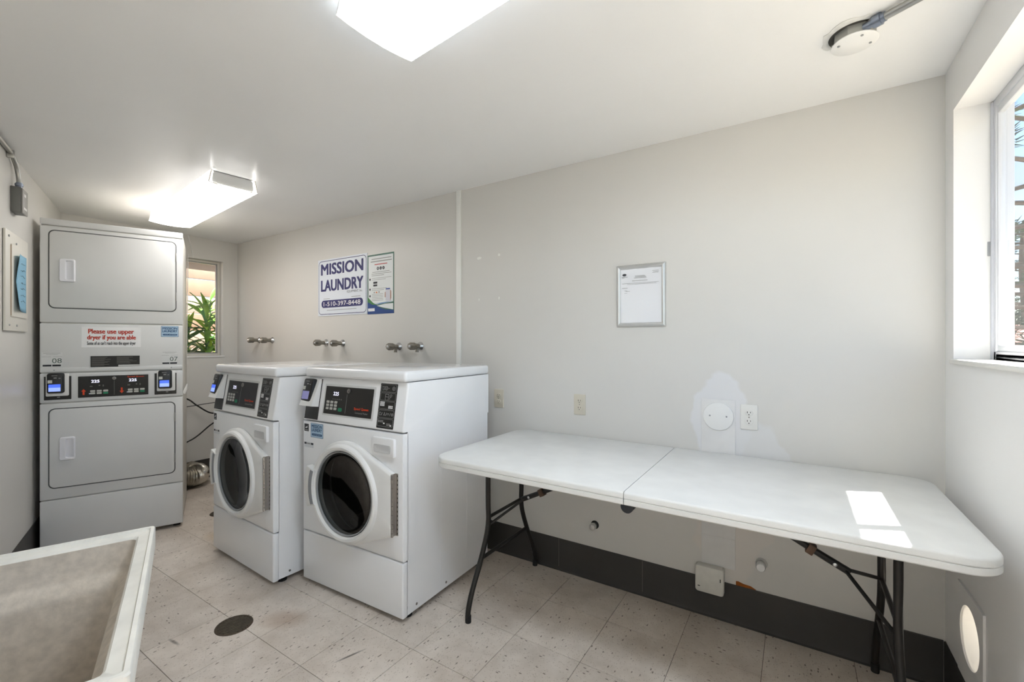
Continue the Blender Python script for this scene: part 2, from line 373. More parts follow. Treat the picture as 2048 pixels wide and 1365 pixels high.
# floor tiles
TILE = tile_mat(); PT = 0.313; TX, TY = -1.99, 1.034
def clip(poly, P, n):
    o = []
    for i in range(len(poly)):
        a, b = poly[i - 1], poly[i]
        da = (a[0] - P[0]) * n[0] + (a[1] - P[1]) * n[1]; db = (b[0] - P[0]) * n[0] + (b[1] - P[1]) * n[1]
        if (da >= 0) != (db >= 0):
            t = da / (da - db); o.append((a[0] + (b[0] - a[0]) * t, a[1] + (b[1] - a[1]) * t))
        if db >= 0: o.append(b)
    return o
full = None
for i in range(-10, 9):
    for j in range(-7, 5):
        g = 0.0009; cx, cy = TX + (i + 0.5) * PT, TY + (j + 0.5) * PT; h = PT / 2 - g
        sq = [(-h, -h), (h, -h), (h, h), (-h, h)]
        p = [(x + cx, y + cy) for x, y in sq]
        q = p
        for P, n in ((A1, (nx, ny)), ((XR, 0), (-1, 0)), ((0, YB), (0, -1)), ((XL, 0), (1, 0))): q = clip(q, P, n) if q else q
        if len(q) < 3: continue
        ar = abs(sum(q[k - 1][0] * q[k][1] - q[k][0] * q[k - 1][1] for k in range(len(q)))) / 2
        if ar < 0.002: continue
        if q == p and full: me = full
        else:
            bm = bmesh.new(); loc = [(x - cx, y - cy) for x, y in q]
            add_rings(bm, [[(x, y, -0.0022) for x, y in loc], [(x, y, -0.0006) for x, y in loc], [(x * 0.996, y * 0.996, 0) for x, y in loc]])
            bmesh.ops.recalc_face_normals(bm, faces=bm.faces)
            me = bpy.data.meshes.new('tile'); bm.to_mesh(me); bm.free(); me.materials.append(TILE)
            if q == p: full = me
        o = bpy.data.objects.new('tile', me); COL.objects.link(o); o.location = (cx, cy, 0); o.parent = floor
# baseboards (dark vinyl cove base)
BH = 0.178
def cove(name, p, q, inward, label):
    d = Vector((q[0] - p[0], q[1] - p[1])).normalized(); n = Vector(inward)
    prof = [(0, 0), (0.016, 0), (0.009, 0.006), (0.005, 0.02), (0.005, BH - 0.003), (0.0035, BH), (0, BH)]
    bm = bmesh.new()
    add_rings(bm, [[(a[0] + n.x * o, a[1] + n.y * o, z) for o, z in prof] for a in (p, q)])
    return struct(fin(name, bm, COVE, None, 20), label)
bbk = cove('baseboard_back', (XL + 0.006, YB), (XR - 0.006, YB), (0, -1), 'dark grey vinyl cove base under the long wall')
for x in (-1.141, -0.663, -2.4): box('joint', x - 0.001, x + 0.001, YB - 0.0058, YB - 0.004, 0.018, BH - 0.002, M('joint_dust', (112, 108, 102), 0.8), bbk)
cove('baseboard_left', (XL, A1[1] + 0.01), (XL, YB - 0.006), (1, 0), 'dark grey vinyl cove base under the narrow window')
cove('baseboard_front', (A1[0] + 0.01, wf(A1[0] + 0.01)), (A2[0] - 0.01, wf(A2[0] - 0.01)), (nx, ny), 'dark grey vinyl cove base beside the dryer')
cove('baseboard_right', (XR, DO[1] + 0.05), (XR, YB - 0.006), (-1, 0), 'dark grey vinyl cove base under the wide window')
struct(box('trim_1', -1.900, -1.862, YB - 0.009, YB, BH, ZC, M('white_trim', (236, 236, 232), 0.4), None, 0.002), 'narrow white vertical strip on the long wall')

# ------------------------------------------------------------------ windows
WGLASS = glass_mat('window_glass', (0.97, 0.985, 0.98))
def ring_box(bm, x0, x1, z0, z1, y0, y1, w):
    add_box(bm, x0, x0 + w, y0, y1, z0, z1, 0.003); add_box(bm, x1 - w, x1, y0, y1, z0, z1, 0.003)
    add_box(bm, x0 + w - 0.001, x1 - w + 0.001, y0, y1, z0, z0 + w, 0.003); add_box(bm, x0 + w - 0.001, x1 - w + 0.001, y0, y1, z1 - w, z1, 0.003)
# wide window: local x runs toward -Y, y outward
w2 = struct(empty('window_2', (XR, W2[1], 0), -90), 'wide white aluminium sliding window')
L2 = W2[1] - W2[0]; z0, z1 = W2[2], W2[3]
bm = bmesh.new(); ring_box(bm, 0.0, L2, z0, z1, 0.098, 0.143, 0.028); fin('frame', bm, ALU, w2)
bm = bmesh.new(); ring_box(bm, 0.006, 0.405, z0 + 0.028, z1 - 0.026, 0.102, 0.120, 0.028); sash = fin('sash', bm, ALU, w2)
poly_obj('pane', [(0.03, 0.111, z0 + 0.05), (0.385, 0.111, z0 + 0.05), (0.385, 0.111, z1 - 0.05), (0.03, 0.111, z1 - 0.05)], [(0, 1, 2, 3)], WGLASS, sash)
bm = bmesh.new(); ring_box(bm, 0.378, L2 - 0.006, z0 + 0.028, z1 - 0.026, 0.122, 0.140, 0.028); sash = fin('sash', bm, ALU, w2)
poly_obj('pane', [(0.40, 0.131, z0 + 0.05), (L2 - 0.03, 0.131, z0 + 0.05), (L2 - 0.03, 0.131, z1 - 0.05), (0.40, 0.131, z1 - 0.05)], [(0, 1, 2, 3)], WGLASS, sash)
box('track', 0.0, L2, 0.098, 0.104, z0 + 0.0, z0 + 0.034, ALU, w2, 0.001)
box('weather_strip', 0.0, 0.012, 0.092, 0.104, z0 + 0.004, z1 - 0.006, M('grey_foam_strip', (206, 208, 214), 0.8), w2, 0.001)
box('latch', -0.001, 0.003, 0.085, 0.098, 1.60, 1.65, GREYP, w2, 0.001)
box('window_sill', -0.001, L2, -0.012, 0.098, z0 - 0.010, z0 + 0.006, M('sill_paint', (236, 234, 228), 0.4, var=0.05, vscale=20), w2, 0.003)
# narrow window: local x runs toward +Y, y outward (-X)
w1 = struct(empty('window_1', (XL, W1[0], 0), 90), 'narrow white window above the dryer exhaust')
L1 = W1[1] - W1[0]; z0, z1 = W1[2], W1[3]
bm = bmesh.new(); ring_box(bm, 0, L1, z0, z1, 0.055, 0.10, 0.024); fin('frame', bm, M('cream_aluminium', (206, 202, 192), 0.4), w1)
bm = bmesh.new(); ring_box(bm, 0.02, L1 - 0.024, z0 + 0.022, z1 - 0.022, 0.064, 0.082, 0.012); sash = fin('sash', bm, ALUD, w1)
poly_obj('pane', [(0.03, 0.073, z0 + 0.03), (L1 - 0.03, 0.073, z0 + 0.03), (L1 - 0.03, 0.073, z1 - 0.03), (0.03, 0.073, z1 - 0.03)], [(0, 1, 2, 3)], WGLASS, sash)
box('window_sill', -0.01, L1 + 0.012, -0.010, 0.06, z0 - 0.012, z0 + 0.002, WHITEP, w1, 0.002)
# unseen doorway behind the viewer, added to let daylight in, leaf swung outward
d1 = struct(empty('added_doorway', (XR, DO[1], 0), -90), 'unseen open doorway added for daylight beside the wide window')
DW = DO[1] - DO[0]; DP_ = M('door_paint', (228, 226, 220), 0.4)
bm = bmesh.new(); add_box(bm, -0.045, 0.0, -0.012, RT, 0, DO[2] + 0.045, 0.003); add_box(bm, DW, DW + 0.045, -0.012, RT, 0, DO[2] + 0.045, 0.003); add_box(bm, 0, DW, -0.012, RT, DO[2], DO[2] + 0.045, 0.003); fin('door_frame', bm, DP_, d1)
box('door_leaf', DW - 0.045, DW, RT + 0.01, RT + 0.86, 0.01, DO[2], DP_, d1, 0.003)
box('threshold', 0, DW, 0.0, RT + 0.03, -0.015, 0.012, ALUD, d1, 0.004)
# cord of the blind beside the narrow window
bc = tag(empty('blind_cord', (XL + 0.02, 1.845, 1.10)), 'thin white blind cord hanging in the narrow window beside the dryer', 'cord')
tube('cord', [(0, -0.02, 0.0), (0.0, -0.015, 0.5), (0.002, -0.01, 1.03)], 0.003, WHITEP, bc, 6)
tube('cord', [(0.002, 0.03, 1.0), (0.03, 0.0, 1.12), (0.06, -0.035, 1.20)], 0.004, WHITEP, bc, 6)

# ------------------------------------------------------------------ card reader, used on dryer and washers (local: faces -y)
def card_reader(parent, x0, x1, z0, z1, yb, yf, scr_mats, bright=True):
    """black card reader between yb (back) and yf (front); tapered top"""
    bm = bmesh.new(); r = 0.012
    add_plate(bm, [(x0 + 0.004, z0)] and rrect(x0, x1, z0, z1, r, 4), yb, yf, 0.006)
    rd = fin('card_reader', bm, BLACK, parent)
    w = x1 - x0; h = z1 - z0
    sx0, sx1 = x0 + w * 0.11, x1 - w * 0.2
    if len(scr_mats) == 2:
        quads('screen', [(sx0, sx1, z0 + h * 0.10, z0 + h * 0.29)], yf - 0.0002, scr_mats[0], rd)
        quads('screen', [(sx0, sx1, z0 + h * 0.29, z0 + h * 0.45)], yf - 0.0002, scr_mats[1], rd)
    else:
        quads('screen', [(sx0, sx1, z0 + h * 0.10, z0 + h * 0.45)], yf - 0.0002, scr_mats[0], rd)
    quads('chip_symbol', [(x0 + w * 0.06, x0 + w * 0.32, z0 + h * 0.51, z0 + h * 0.66)], yf - 0.0002, M('pale_sticker', (196, 198, 190), 0.5), rd)
    quads('print', [(x0 + w * 0.28, x0 + w * 0.62, z0 + h * 0.865, z0 + h * 0.89), (x0 + w * 0.4, x0 + w * 0.58, z0 + h * 0.74, z0 + h * 0.79), (x0 + w * 0.68, x0 + w * 0.8, z0 + h * 0.73, z0 + h * 0.76)], yf - 0.0002, GREYINK, rd)
    quads('card_slot', [(x1 - w * 0.09, x1 - w * 0.04, z0 + h * 0.2, z0 + h * 0.85)], yf + 0.0002, M('slot_black', (6, 6, 6), 0.9), rd)
    return rd
def mission_sticker(parent, x0, x1, z0, z1, y):
    st = rplate('service_sticker', x0, x1, z0, z1, 0.003, y, y - 0.0006, BLUEINK, parent)
    st['label'] = 'pale blue service sticker with dark blue lettering'
    w = x1 - x0; h = z1 - z0; m = 0.02
    rplate('sticker_face', x0 + m * w, x1 - m * w, z0 + m * h, z1 - m * h, 0.003, y - 0.0004, y - 0.0009, PALEBLUE, st)
    text('lettering', 'MISSION', x0 + .08 * w, x1 - .08 * w, z0 + .68 * h, z0 + .90 * h, y - .0009, BLUEINK, st, 0.015)
    text('lettering', 'LAUNDRY', x0 + .08 * w, x1 - .08 * w, z0 + .42 * h, z0 + .64 * h, y - .0009, BLUEINK, st, 0.015)
    rplate('phone_bar', x0 + .1 * w, x1 - .08 * w, z0 + .13 * h, z0 + .28 * h, 0.004, y - .0008, y - .0013, BLUEINK, st)
    text('lettering', '1-510-397-8448', x0 + .16 * w, x1 - .14 * w, z0 + .17 * h, z0 + .24 * h, y - .0014, PALEBLUE, st)

# ------------------------------------------------------------------ stacked dryer
def build_dryer():
    d = tag(empty('stacked_dryer', (-3.790, 1.045, 0), 67.0), 'tall white double stacked tumble dryer with two doors and black control strip', 'dryer')
    d.scale = (0.965, 1, 1); HW = 0.3685
    bm = bmesh.new(); add_box(bm, -HW + 0.004, HW - 0.004, 0.012, 0.70, 0.03, 2.074, 0.006); fin('cabinet', bm, M('dryer_side', (214, 212, 205), 0.4), d)
    for x in (-0.33, 0.33):
        for y in (0.06, 0.64):
            bm = bmesh.new(); lathe(bm, [(0.022, 0), (0.022, 0.012), (0.008, 0.014), (0.008, 0.034)], 12, Matrix.Translation((x, y, 0))); fin('foot', bm, RUBBER, d)
    def panel(name, z0, z1, y=0.0, mat=ENAMEL_D): return box(name, -HW, HW, y, 0.02, z0, z1, mat, d, 0.006, 3)
    panel('crown', 2.037, 2.077); up = panel('upper_front', 1.428, 2.032)
    mid = panel('service_panel', 1.114, 1.422); ctl = panel('control_fascia', 0.924, 1.109)
    low = panel('lower_front', 0.318, 0.919); panel('base_panel', 0.026, 0.313)
    box('bottom_fold', -HW + 0.004, HW - 0.004, -0.0025, 0.01, 1.116, 1.142, ENAMEL_D, mid, 0.0012)
    for z0, z1, nm, x1 in ((1.518, 2.005, 'upper', 0.328), (0.388, 0.885, 'lower', 0.322)):
        x0 = -0.326
        g = rplate('door_gasket', x0 - 0.003, x1 + 0.003, z0 - 0.003, z1 + 0.003, 0.032, 0.004, -0.0012, M('gasket_grey', (84, 86, 86), 0.6), d)
        g['label'] = 'thin grey rubber gasket line around the door'
        dr = rplate('door', x0 + 0.003, x1 - 0.003, z0 + 0.003, z1 - 0.003, 0.028, 0.002, -0.005, ENAMEL_D, d, 0.003)
        zc = (z0 + z1) / 2
        hz0, hz1 = (1.685, 1.830) if nm == 'upper' else (0.560, 0.704)
        bm = bmesh.new(); o = rrect(-0.276, -0.201, hz0, hz1, 0.010, 4); i = rrect(-0.247, -0.208, hz0 + 0.012, hz1 - 0.010, 0.008, 4)
        rings = [[(x, -0.004, z) for x, z in o], [(x, -0.010, z) for x, z in o], [(x * 0.99 - 0.0024, -0.0165, z) for x, z in rrect(-0.273, -0.204, hz0 + 0.003, hz1 - 0.003, 0.008, 4)], [(x, -0.0165, z) for x, z in i], [(x, -0.0055 - 0.009 * max(0, (x + 0.247)) / 0.039, z) for x, z in rrect(-0.243, -0.209, hz0 + 0.017, hz1 - 0.015, 0.006, 4)]]
        add_rings(bm, rings, False, True); fin('handle', bm, M('handle_white', (228, 229, 234), 0.3), dr)
        for hz in (z0 + 0.075, z1 - 0.135):
            box('hinge', x1 - 0.004, x1 + 0.002, -0.007, -0.001, hz, hz + 0.06, STEEL, dr, 0.0015)
    # notice, stickers
    y = 0.0
    st = rplate('notice_sticker', -0.173, 0.131, 1.270, 1.403, 0.003, y, y - 0.0008, M('notice_white', (236, 236, 236), 0.5), d)
    st['label'] = 'white notice sticker with red and black lettering'
    text('lettering', 'Please use upper', -0.139, 0.093, 1.351, 1.389, y - .0008, REDINK, st, 0.013)
    text('lettering', 'dryer if you are able', -0.144, 0.103, 1.313, 1.350, y - .0008, REDINK, st, 0.013)
    text('lettering', "Some of us can't reach into the upper dryer", -0.145, 0.103, 1.280, 1.309, y - .0008, DARKINK, st, 0.007)
    mission_sticker(d, 0.243, 0.343, 1.341, 1.416, y)
    for x0, num in ((-0.358, '08'), (0.246, '07')):
        s2 = rplate('number_decal', x0, x0 + 0.094, 1.150, 1.240, 0.003, y, y - 0.0004, M('decal_clear', (216, 217, 216), 0.33), d)
        s2['label'] = 'machine number decal reading ' + num
        text('lettering', num, x0 + 0.047, x0 + 0.092, 1.172, 1.202, y - .0004, M('decal_green', (72, 92, 84), 0.5), s2)
        quads('print', [(x0 + 0.006, x0 + 0.086, 1.2335, 1.2355), (x0 + 0.02, x0 + 0.075, 1.226, 1.2275), (x0, x0 + 0.042, 1.2115, 1.213), (x0 + 0.052, x0 + 0.094, 1.2115, 1.213)], y - .0004, GREYINK, s2)
        quads('print', [(x0 + 0.004, x0 + 0.044, 1.152, 1.163), (x0 + 0.048, x0 + 0.088, 1.152, 1.163)], y - .0004, DARKINK, s2)
    s3 = rplate('instruction_label', -0.128, 0.125, 1.142, 1.213, 0.001, y - 0.0015, y - 0.0034, BLACKG, d)
    rr = []
    for c0 in (-0.122, 0.004):
        for k in range(9):
            rr.append((c0, c0 + random.uniform(0.06, 0.115), 1.203 - 0.0066 * k, 1.2055 - 0.0066 * k))
    rr = [q for q in rr if not (q[0] > 0 and q[2] < 1.158)]
    quads('print', rr, y - .0034, M('dim_print', (104, 102, 98), 0.6), s3); quads('white_tag', [(0.012, 0.125, 1.142, 1.154)], y - .0034, M('tag_grey', (196, 196, 194), 0.5), s3)
    for x in (-0.305, 0.298): quads('lock_mark', [(x, x + 0.007, 1.124, 1.131)], -0.0026, GREYP, mid)
    # control fascia
    yb = -0.0003
    for x0, x1, rx0, rx1 in ((-0.348, -0.221, -0.330, -0.250), (0.206, 0.331, 0.228, 0.306)):
        rc = rplate('reader_recess', x0, x1, 0.942, 1.089, 0.002, 0.0, yb - 0.0012, BLACKG, d)
        bk = rplate('bracket', rx0 - 0.008, rx1 + 0.018, 0.966, 1.106, 0.006, yb, yb - 0.012, WHITEP, rc, 0.003)
        card_reader(d, rx0, rx1, 0.984, 1.110, yb - 0.012, yb - 0.030, (SCREENL, SCREENB))
        quads('lock', [(rx0 + 0.042, rx0 + 0.056, 0.955, 0.960)], yb - 0.0013, STEEL, rc)
    rplate('panel_recess', -0.200, 0.183, 0.936, 1.097, 0.004, 0.0, -0.0008, M('fascia_grey', (210, 211, 210), 0.4), ctl)
    cp = rplate('control_panel', -0.189, 0.172, 0.947, 1.084, 0.002, 0.0, -0.0028, BLACKG, d)
    yc = -0.0028
    for x0 in (-0.124, 0.068):
        text('display', '225', x0, x0 + 0.040, 1.041, 1.059, yc, GLOWWHITE, cp, 0.012)
        for q in [(x0 - 0.008, x0 + 0.006, 1.014, 1.021), (x0 + 0.036, x0 + 0.044, 1.018, 1.026), (x0 + 0.056, x0 + 0.062, 1.014, 1.026)]: quads('indicator', [q], yc, M('dim_print', (70, 70, 70), 0.6), cp)
        quads('indicator', [(x0 - 0.012, x0 - 0.002, 0.9685, 0.9715)], yc, GLOWWHITE, cp)
        for k in range(3):
            for r_ in range(2):
                bx = x0 - 0.006 + 0.0325 * k
                rplate('button', bx, bx + 0.025, 0.966 + 0.0145 * r_, 0.978 + 0.0145 * r_, 0.003, yc, yc - 0.001, GREENINK if (k == 2 and r_ == 0) else M('button_grey', (186, 186, 180), 0.5), cp)
    for x, dn in ((-0.162, 1), (0.030, -1)):
        zc = 0.983; pts = [(-0.005, -0.019), (0.005, -0.019), (0.005, 0.003), (0.013, 0.003), (0, 0.019), (-0.013, 0.003), (-0.005, 0.003)]
        pts = [(x + a * 0.9, zc + b * dn) for a, b in pts]
        if dn < 0: pts.reverse()
        plate('arrow', pts, yc, yc - 0.0004, ORANGE, cp)
    text('lettering', 'Speed Queen', 0.060, 0.148, 1.066, 1.077, yc, ORANGE, cp, 0.01)
    bm = bmesh.new(); add_plate(bm, circ(-0.009, 1.066, 0.0105, 20), yc, yc - 0.004, 0.001); kn = fin('service_lock', bm, STEEL, cp)
    quads('keyway', [(-0.012, -0.006, 1.0645, 1.0675)], yc - 0.0041, BLACK, cp)
    quads('divider', [(-0.0095, -0.0085, 0.957, 1.055)], yc, GREYINK, cp)
    # wiring flap on the right flank
    bm = bmesh.new(); add_tube(bm, [(HW, 0.12, 0.93), (HW + 0.012, 0.12, 0.96), (HW + 0.020, 0.125, 1.0)], [0.012, 0.010, 0.003], 8); fin('flank_tab', bm, WHITEP, d)
    return d
build_dryer()

# ------------------------------------------------------------------ front-loading washers
DGLASS = glass_mat('washer_glass', (0.30, 0.31, 0.30), 0.09, 0.02)
def build_washer(loc, rz, label, sticker, scr):
    w = tag(empty('front_load_washer', loc, rz), label, 'washer', 'front-loading washers along the long wall')
    HW, DP = 0.371, 0.705
    CX, CZ, RO, RG = 0.0, 0.552, 0.256, 0.207
    # cabinet shell without a front
    bm = bmesh.new(); x0, x1, y0, y1, z0, z1 = -HW, HW, 0.030, DP, 0.03, 0.884
    o = [(x0, y0), (x0, y1 - .01), (x0 + .01, y1), (x1 - .01, y1), (x1, y1 - .01), (x1, y0)]
    add_rings(bm, [[(x, y, z0) for x, y in o], [(x, y, z1) for x, y in o]], True, True, False)
    side = fin('cabinet', bm, ENAMEL, w)
    for yy in (0.27, 0.49):
        for sx in (-1, 1): box('side_crease', sx * HW - 0.0008, sx * HW + 0.0008, yy, yy + 0.006, 0.07, 0.86, ENAMEL, side)
    for yy in (0.09, 0.31, 0.64):
        bm = bmesh.new(); lathe(bm, [(0.006, 0), (0.006, 0.002), (0.003, 0.003)], 10, Matrix.Translation((HW, yy, 0.055)) @ Matrix.Rotation(R(90), 4, 'Y')); fin('screw', bm, STEEL, side)
    for x in (-0.33, 0.33):
        for y in (0.07, 0.64):
            bm = bmesh.new(); lathe(bm, [(0.024, 0), (0.024, 0.012), (0.009, 0.014), (0.009, 0.034)], 12, Matrix.Translation((x, y, 0))); fin('foot', bm, RUBBER, w)
    box('lower_panel', -HW, HW, 0.0, 0.034, 0.022, 0.281, ENAMEL, w, 0.008, 3)
    # front panel with a round hole
    N = 64; oz0, oz1 = 0.287, 0.877
    hole = circ(CX, CZ, 0.235, N); bev = 0.007
    def outer(b):
        p = sq_at(CX, CZ, -HW + b, HW - b, oz0 + b, oz1 - b, N)
        for q in ((-HW + b, oz0 + b), (HW - b, oz0 + b), (-HW + b, oz1 - b), (HW - b, oz1 - b)):
            i = min(range(N), key=lambda k: (p[k][0] - q[0]) ** 2 + (p[k][1] - q[1]) ** 2); p[i] = q
        return p
    bm = bmesh.new()
    add_rings(bm, [[(x, 0.034, z) for x, z in outer(0)], [(x, bev, z) for x, z in outer(0)], [(x, bev * .3, z) for x, z in outer(bev * .3)], [(x, 0, z) for x, z in outer(bev)], [(x, 0, z) for x, z in hole], [(x, 0.034, z) for x, z in hole]], False, False)
    fin('front_panel', bm, ENAMEL, w)
    # drum behind the glass
    RY = Matrix.Translation((CX, 0.0, CZ)) @ Matrix.Rotation(R(-90), 4, 'X')
    bm = bmesh.new()
    prof = [(0.235, 0.0), (0.222, 0.02), (0.215, 0.05), (0.232, 0.07), (0.255, 0.09), (0.255, 0.33)]
    rings = [[RY @ Vector((r * math.cos(2 * math.pi * k / 40), r * math.sin(2 * math.pi * k / 40), h)) for k in range(40)] for r, h in prof + [(0.20, 0.345), (0.08, 0.32), (0.03, 0.325)]]
    add_rings(bm, rings, False, True); dm = fin('drum', bm, M('drum_steel', (58, 56, 52), 0.3, 0.8, 0.3, 30), w)
    for k in range(3):
        a = 2 * math.pi * k / 3 + 0.4
        bm = bmesh.new(); add_box(bm, -0.03, 0.03, 0.10, 0.32, -0.252, -0.205, 0.014)
        bmesh.ops.rotate(bm, verts=bm.verts, cent=(0, 0, 0), matrix=Matrix.Rotation(a, 3, 'Y')); bmesh.ops.translate(bm, verts=bm.verts, vec=(CX, 0, CZ)); fin('drum_lifter', bm, M('lifter', (66, 64, 60), 0.35), dm)
    # door: hull of the round bezel and the hinge edge
    hx, ha, hb = 0.325, 0.693, 0.405
    def hull(r, inset):
        pts = [(CX + r * math.cos(2 * math.pi * k / 180), CZ + r * math.sin(2 * math.pi * k / 180)) for k in range(180)] + [(hx - inset, ha - inset * 1.2), (hx - inset, hb + inset * 1.2)]
        pts = sorted(set(pts)); lo = []; up = []
        cr = lambda o, a, b: (a[0] - o[0]) * (b[1] - o[1]) - (a[1] - o[1]) * (b[0] - o[0])
        for p in pts:
            while len(lo) > 1 and cr(lo[-2], lo[-1], p) <= 0: lo.pop()
            lo.append(p)
        for p in reversed(pts):
            while len(up) > 1 and cr(up[-2], up[-1], p) <= 0: up.pop()
            up.append(p)
        H = lo[:-1] + up[:-1]; res = []
        for k in range(96):
            a = 2 * math.pi * k / 96; dx, dz = math.cos(a), math.sin(a); best = 0
            for i in range(len(H)):
                p, q = H[i - 1], H[i]; ex, ez = q[0] - p[0], q[1] - p[1]; den = dx * ez - dz * ex
                if abs(den) < 1e-12: continue
                t = ((p[0] - CX) * ez - (p[1] - CZ) * ex) / den; u = ((p[0] - CX) * dz - (p[1] - CZ) * dx) / den
                if t > 0 and -1e-6 <= u <= 1 + 1e-6: best = max(best, t)
            res.append((CX + dx * best, CZ + dz * best))
        for q in ((hx - inset, ha - inset * 1.2), (hx - inset, hb + inset * 1.2)):
            i = min(range(96), key=lambda k: (res[k][0] - q[0]) ** 2 + (res[k][1] - q[1]) ** 2); res[i] = q
        return res
    C = lambda r: circ(CX, CZ, r, 96)
    bm = bmesh.new()
    seq = [(hull(RO, 0), -0.0012), (hull(RO, 0), -0.020), (hull(RO - 0.006, 0.004), -0.027), (hull(RO - 0.012, 0.008), -0.0295),
           (C(0.2425), -0.0325), (C(0.238), -0.0445), (C(0.230), -0.050), (C(0.220), -0.0485), (C(0.211), -0.040), (C(RG), -0.022), (C(RG), -0.0012)]
    add_rings(bm, [[(x, y, z) for x, z in p] for p, y in seq], False, False)
    door = fin('door', bm, WHITEP, w, 30)
    bm = bmesh.new()
    add_rings(bm, [[(x, y, z) for x, z in C(r)] for r, y in ((RG + 0.0002, -0.036), (RG - 0.001, -0.0395), (RG - 0.006, -0.037), (RG - 0.007, -0.024))], False, False); fin('bezel_ring', bm, GREYP, door, 30)
    bm = bmesh.new()
    add_rings(bm, [[(x, y, z) for x, z in circ(CX, CZ, r, 48)] for r, y in ((RG - 0.003, -0.030), (0.198, -0.031), (0.175, -0.026), (0.14, -0.014), (0.08, -0.004), (0.02, 0.0))], False, True); gl = fin('glass', bm, DGLASS, door, 60); gl['label'] = 'dark tinted round door glass'
    # pull on the latch side
    bm = bmesh.new(); arc = []
    for k in range(13):
        a = R(156 + 48 * k / 12); arc.append((math.cos(a), math.sin(a)))
    o = [(CX + 0.284 * c, CZ + 0.262 * s_) for c, s_ in arc]; i = [(CX + 0.216 * c, CZ + 0.216 * s_) for c, s_ in arc]
    outl = o + i[::-1]
    outl = outl if sum(outl[k - 1][0] * outl[k][1] - outl[k][0] * outl[k - 1][1] for k in range(len(outl))) > 0 else outl[::-1]
    add_plate(bm, outl, -0.02, -0.0545, 0.003); pull = fin('door_pull', bm, WHITEP, door)
    bm = bmesh.new(); arc = [(math.cos(R(158 + 44 * k / 12)), math.sin(R(158 + 44 * k / 12))) for k in range(13)]
    outl = [(CX + 0.247 * c, CZ + 0.240 * s_) for c, s_ in arc] + [(CX + 0.222 * c, CZ + 0.222 * s_) for c, s_ in arc][::-1]
    outl = outl if sum(outl[k - 1][0] * outl[k][1] - outl[k][0] * outl[k - 1][1] for k in range(len(outl))) > 0 else outl[::-1]
    add_plate(bm, outl, -0.05, -0.0558); fin('grip', bm, M('grip_grey', (146, 149, 154), 0.4), door)
    bm = bmesh.new(); add_box(bm, hx - 0.001, hx + 0.0015, -0.030, -0.004, hb, ha)
    for k in range(14):
        zz = hb + (ha - hb) * k / 14
        add_tube(bm, [(hx + 0.005, -0.027, zz + 0.001), (hx + 0.005, -0.027, zz + (ha - hb) / 14 - 0.001)], 0.0050, 8)
    add_box(bm, hx + 0.001, hx + 0.017, -0.0022, -0.0006, hb, ha, 0.0005)
    quads('hinge_slots', [(hx + 0.0115, hx + 0.0155, hb + (ha - hb) * (k + .3) / 14, hb + (ha - hb) * (k + .7) / 14) for k in range(14)], -0.0023, M('slot_black', (6, 6, 6), 0.9), door)
    fin('hinge', bm, M('hinge_steel', (176, 172, 166), 0.35, 0.9), door)
    # detergent drawer
    dw = rplate('detergent_drawer', 0.180, 0.326, 0.764, 0.852, 0.008, 0.003, -0.014, ENAMEL, w, 0.004)
    bm = bmesh.new(); o = rrect(0.196, 0.306, 0.781, 0.820, 0.008, 4); i = rrect(0.203, 0.298, 0.786, 0.815, 0.006, 4)
    add_rings(bm, [[(x, -0.0135, z) for x, z in o], [(x, -0.0155, z) for x, z in o], [(x, -0.0155, z) for x, z in i], [(x, -0.0142 - 0.0 * z, z) for x, z in rrect(0.209, 0.292, 0.790, 0.808, 0.005, 4)]], False, True); fin('drawer_grip', bm, M('grip_shade', (206, 207, 208), 0.35), dw)
    # sloped control console
    yb, yt, zb, zt = 0.0, 0.036, 0.884, 1.113
    bm = bmesh.new(); prof = [(yb + .004, zb), (yb, zb + .006), (yt, zt), (DP, zt), (DP, zb)]
    add_rings(bm, [[(x, y, z) for y, z in prof] for x in (-HW, HW)])
    bmesh.ops.recalc_face_normals(bm, faces=bm.faces)
    es = [e for e in bm.edges if abs(e.verts[0].co.x - e.verts[1].co.x) < 1e-6 and max(v.co.y for v in e.verts) < 0.1]
    bmesh.ops.bevel(bm, geom=es, offset=0.010, segments=3, profile=0.5, affect='EDGES')
    con = fin('console', bm, ENAMEL, w)
    tilt = math.atan2(yt - yb, zt - zb)
    # console-face things are placed with z measured from the console foot
    K = 1.0 / math.cos(tilt)
    def F(z): return (z - zb) * K
    parts = []
    def keep(o): parts.append(o); return o
    rec = keep(rplate('panel_recess', -0.218, 0.166, F(0.920), F(1.082), 0.004, 0.001, -0.0012, M('recess_grey', (214, 215, 214), 0.4), con))
    cp = keep(rplate('control_panel', -0.207, 0.153, F(0.929), F(1.071), 0.002, 0.0, -0.0026, BLACKG, w)); yc = -0.0026
    text('display', '225', -0.143, -0.102, F(1.025), F(1.043), yc, GLOWWHITE, cp, 0.012)
    for k in range(5): quads('indicator', [(-0.146 + 0.016 * k, -0.138 + 0.016 * k, F(1.003), F(1.009))], yc, M('dim_print', (70, 70, 70), 0.6), cp)
    for k in range(3):
        for r_ in range(3):
            bx = -0.190 + 0.031 * k
            rplate('button', bx, bx + 0.022, F(0.951 + 0.0165 * r_), F(0.9635 + 0.0165 * r_), 0.003, yc, yc - 0.001, M('button_grey', (186, 186, 180), 0.5), cp)
    rplate('start_button', -0.094, -0.064, F(0.946), F(0.964), 0.007, yc, yc - 0.001, GREENINK, cp)
    quads('divider', [(-0.038, -0.0365, F(0.940), F(1.036))], yc, GREYINK, cp)
    bm = bmesh.new(); add_plate(bm, circ(-0.026, F(1.052), 0.012, 20), yc, yc - 0.004, 0.001); kn = fin('service_lock', bm, STEEL, cp)
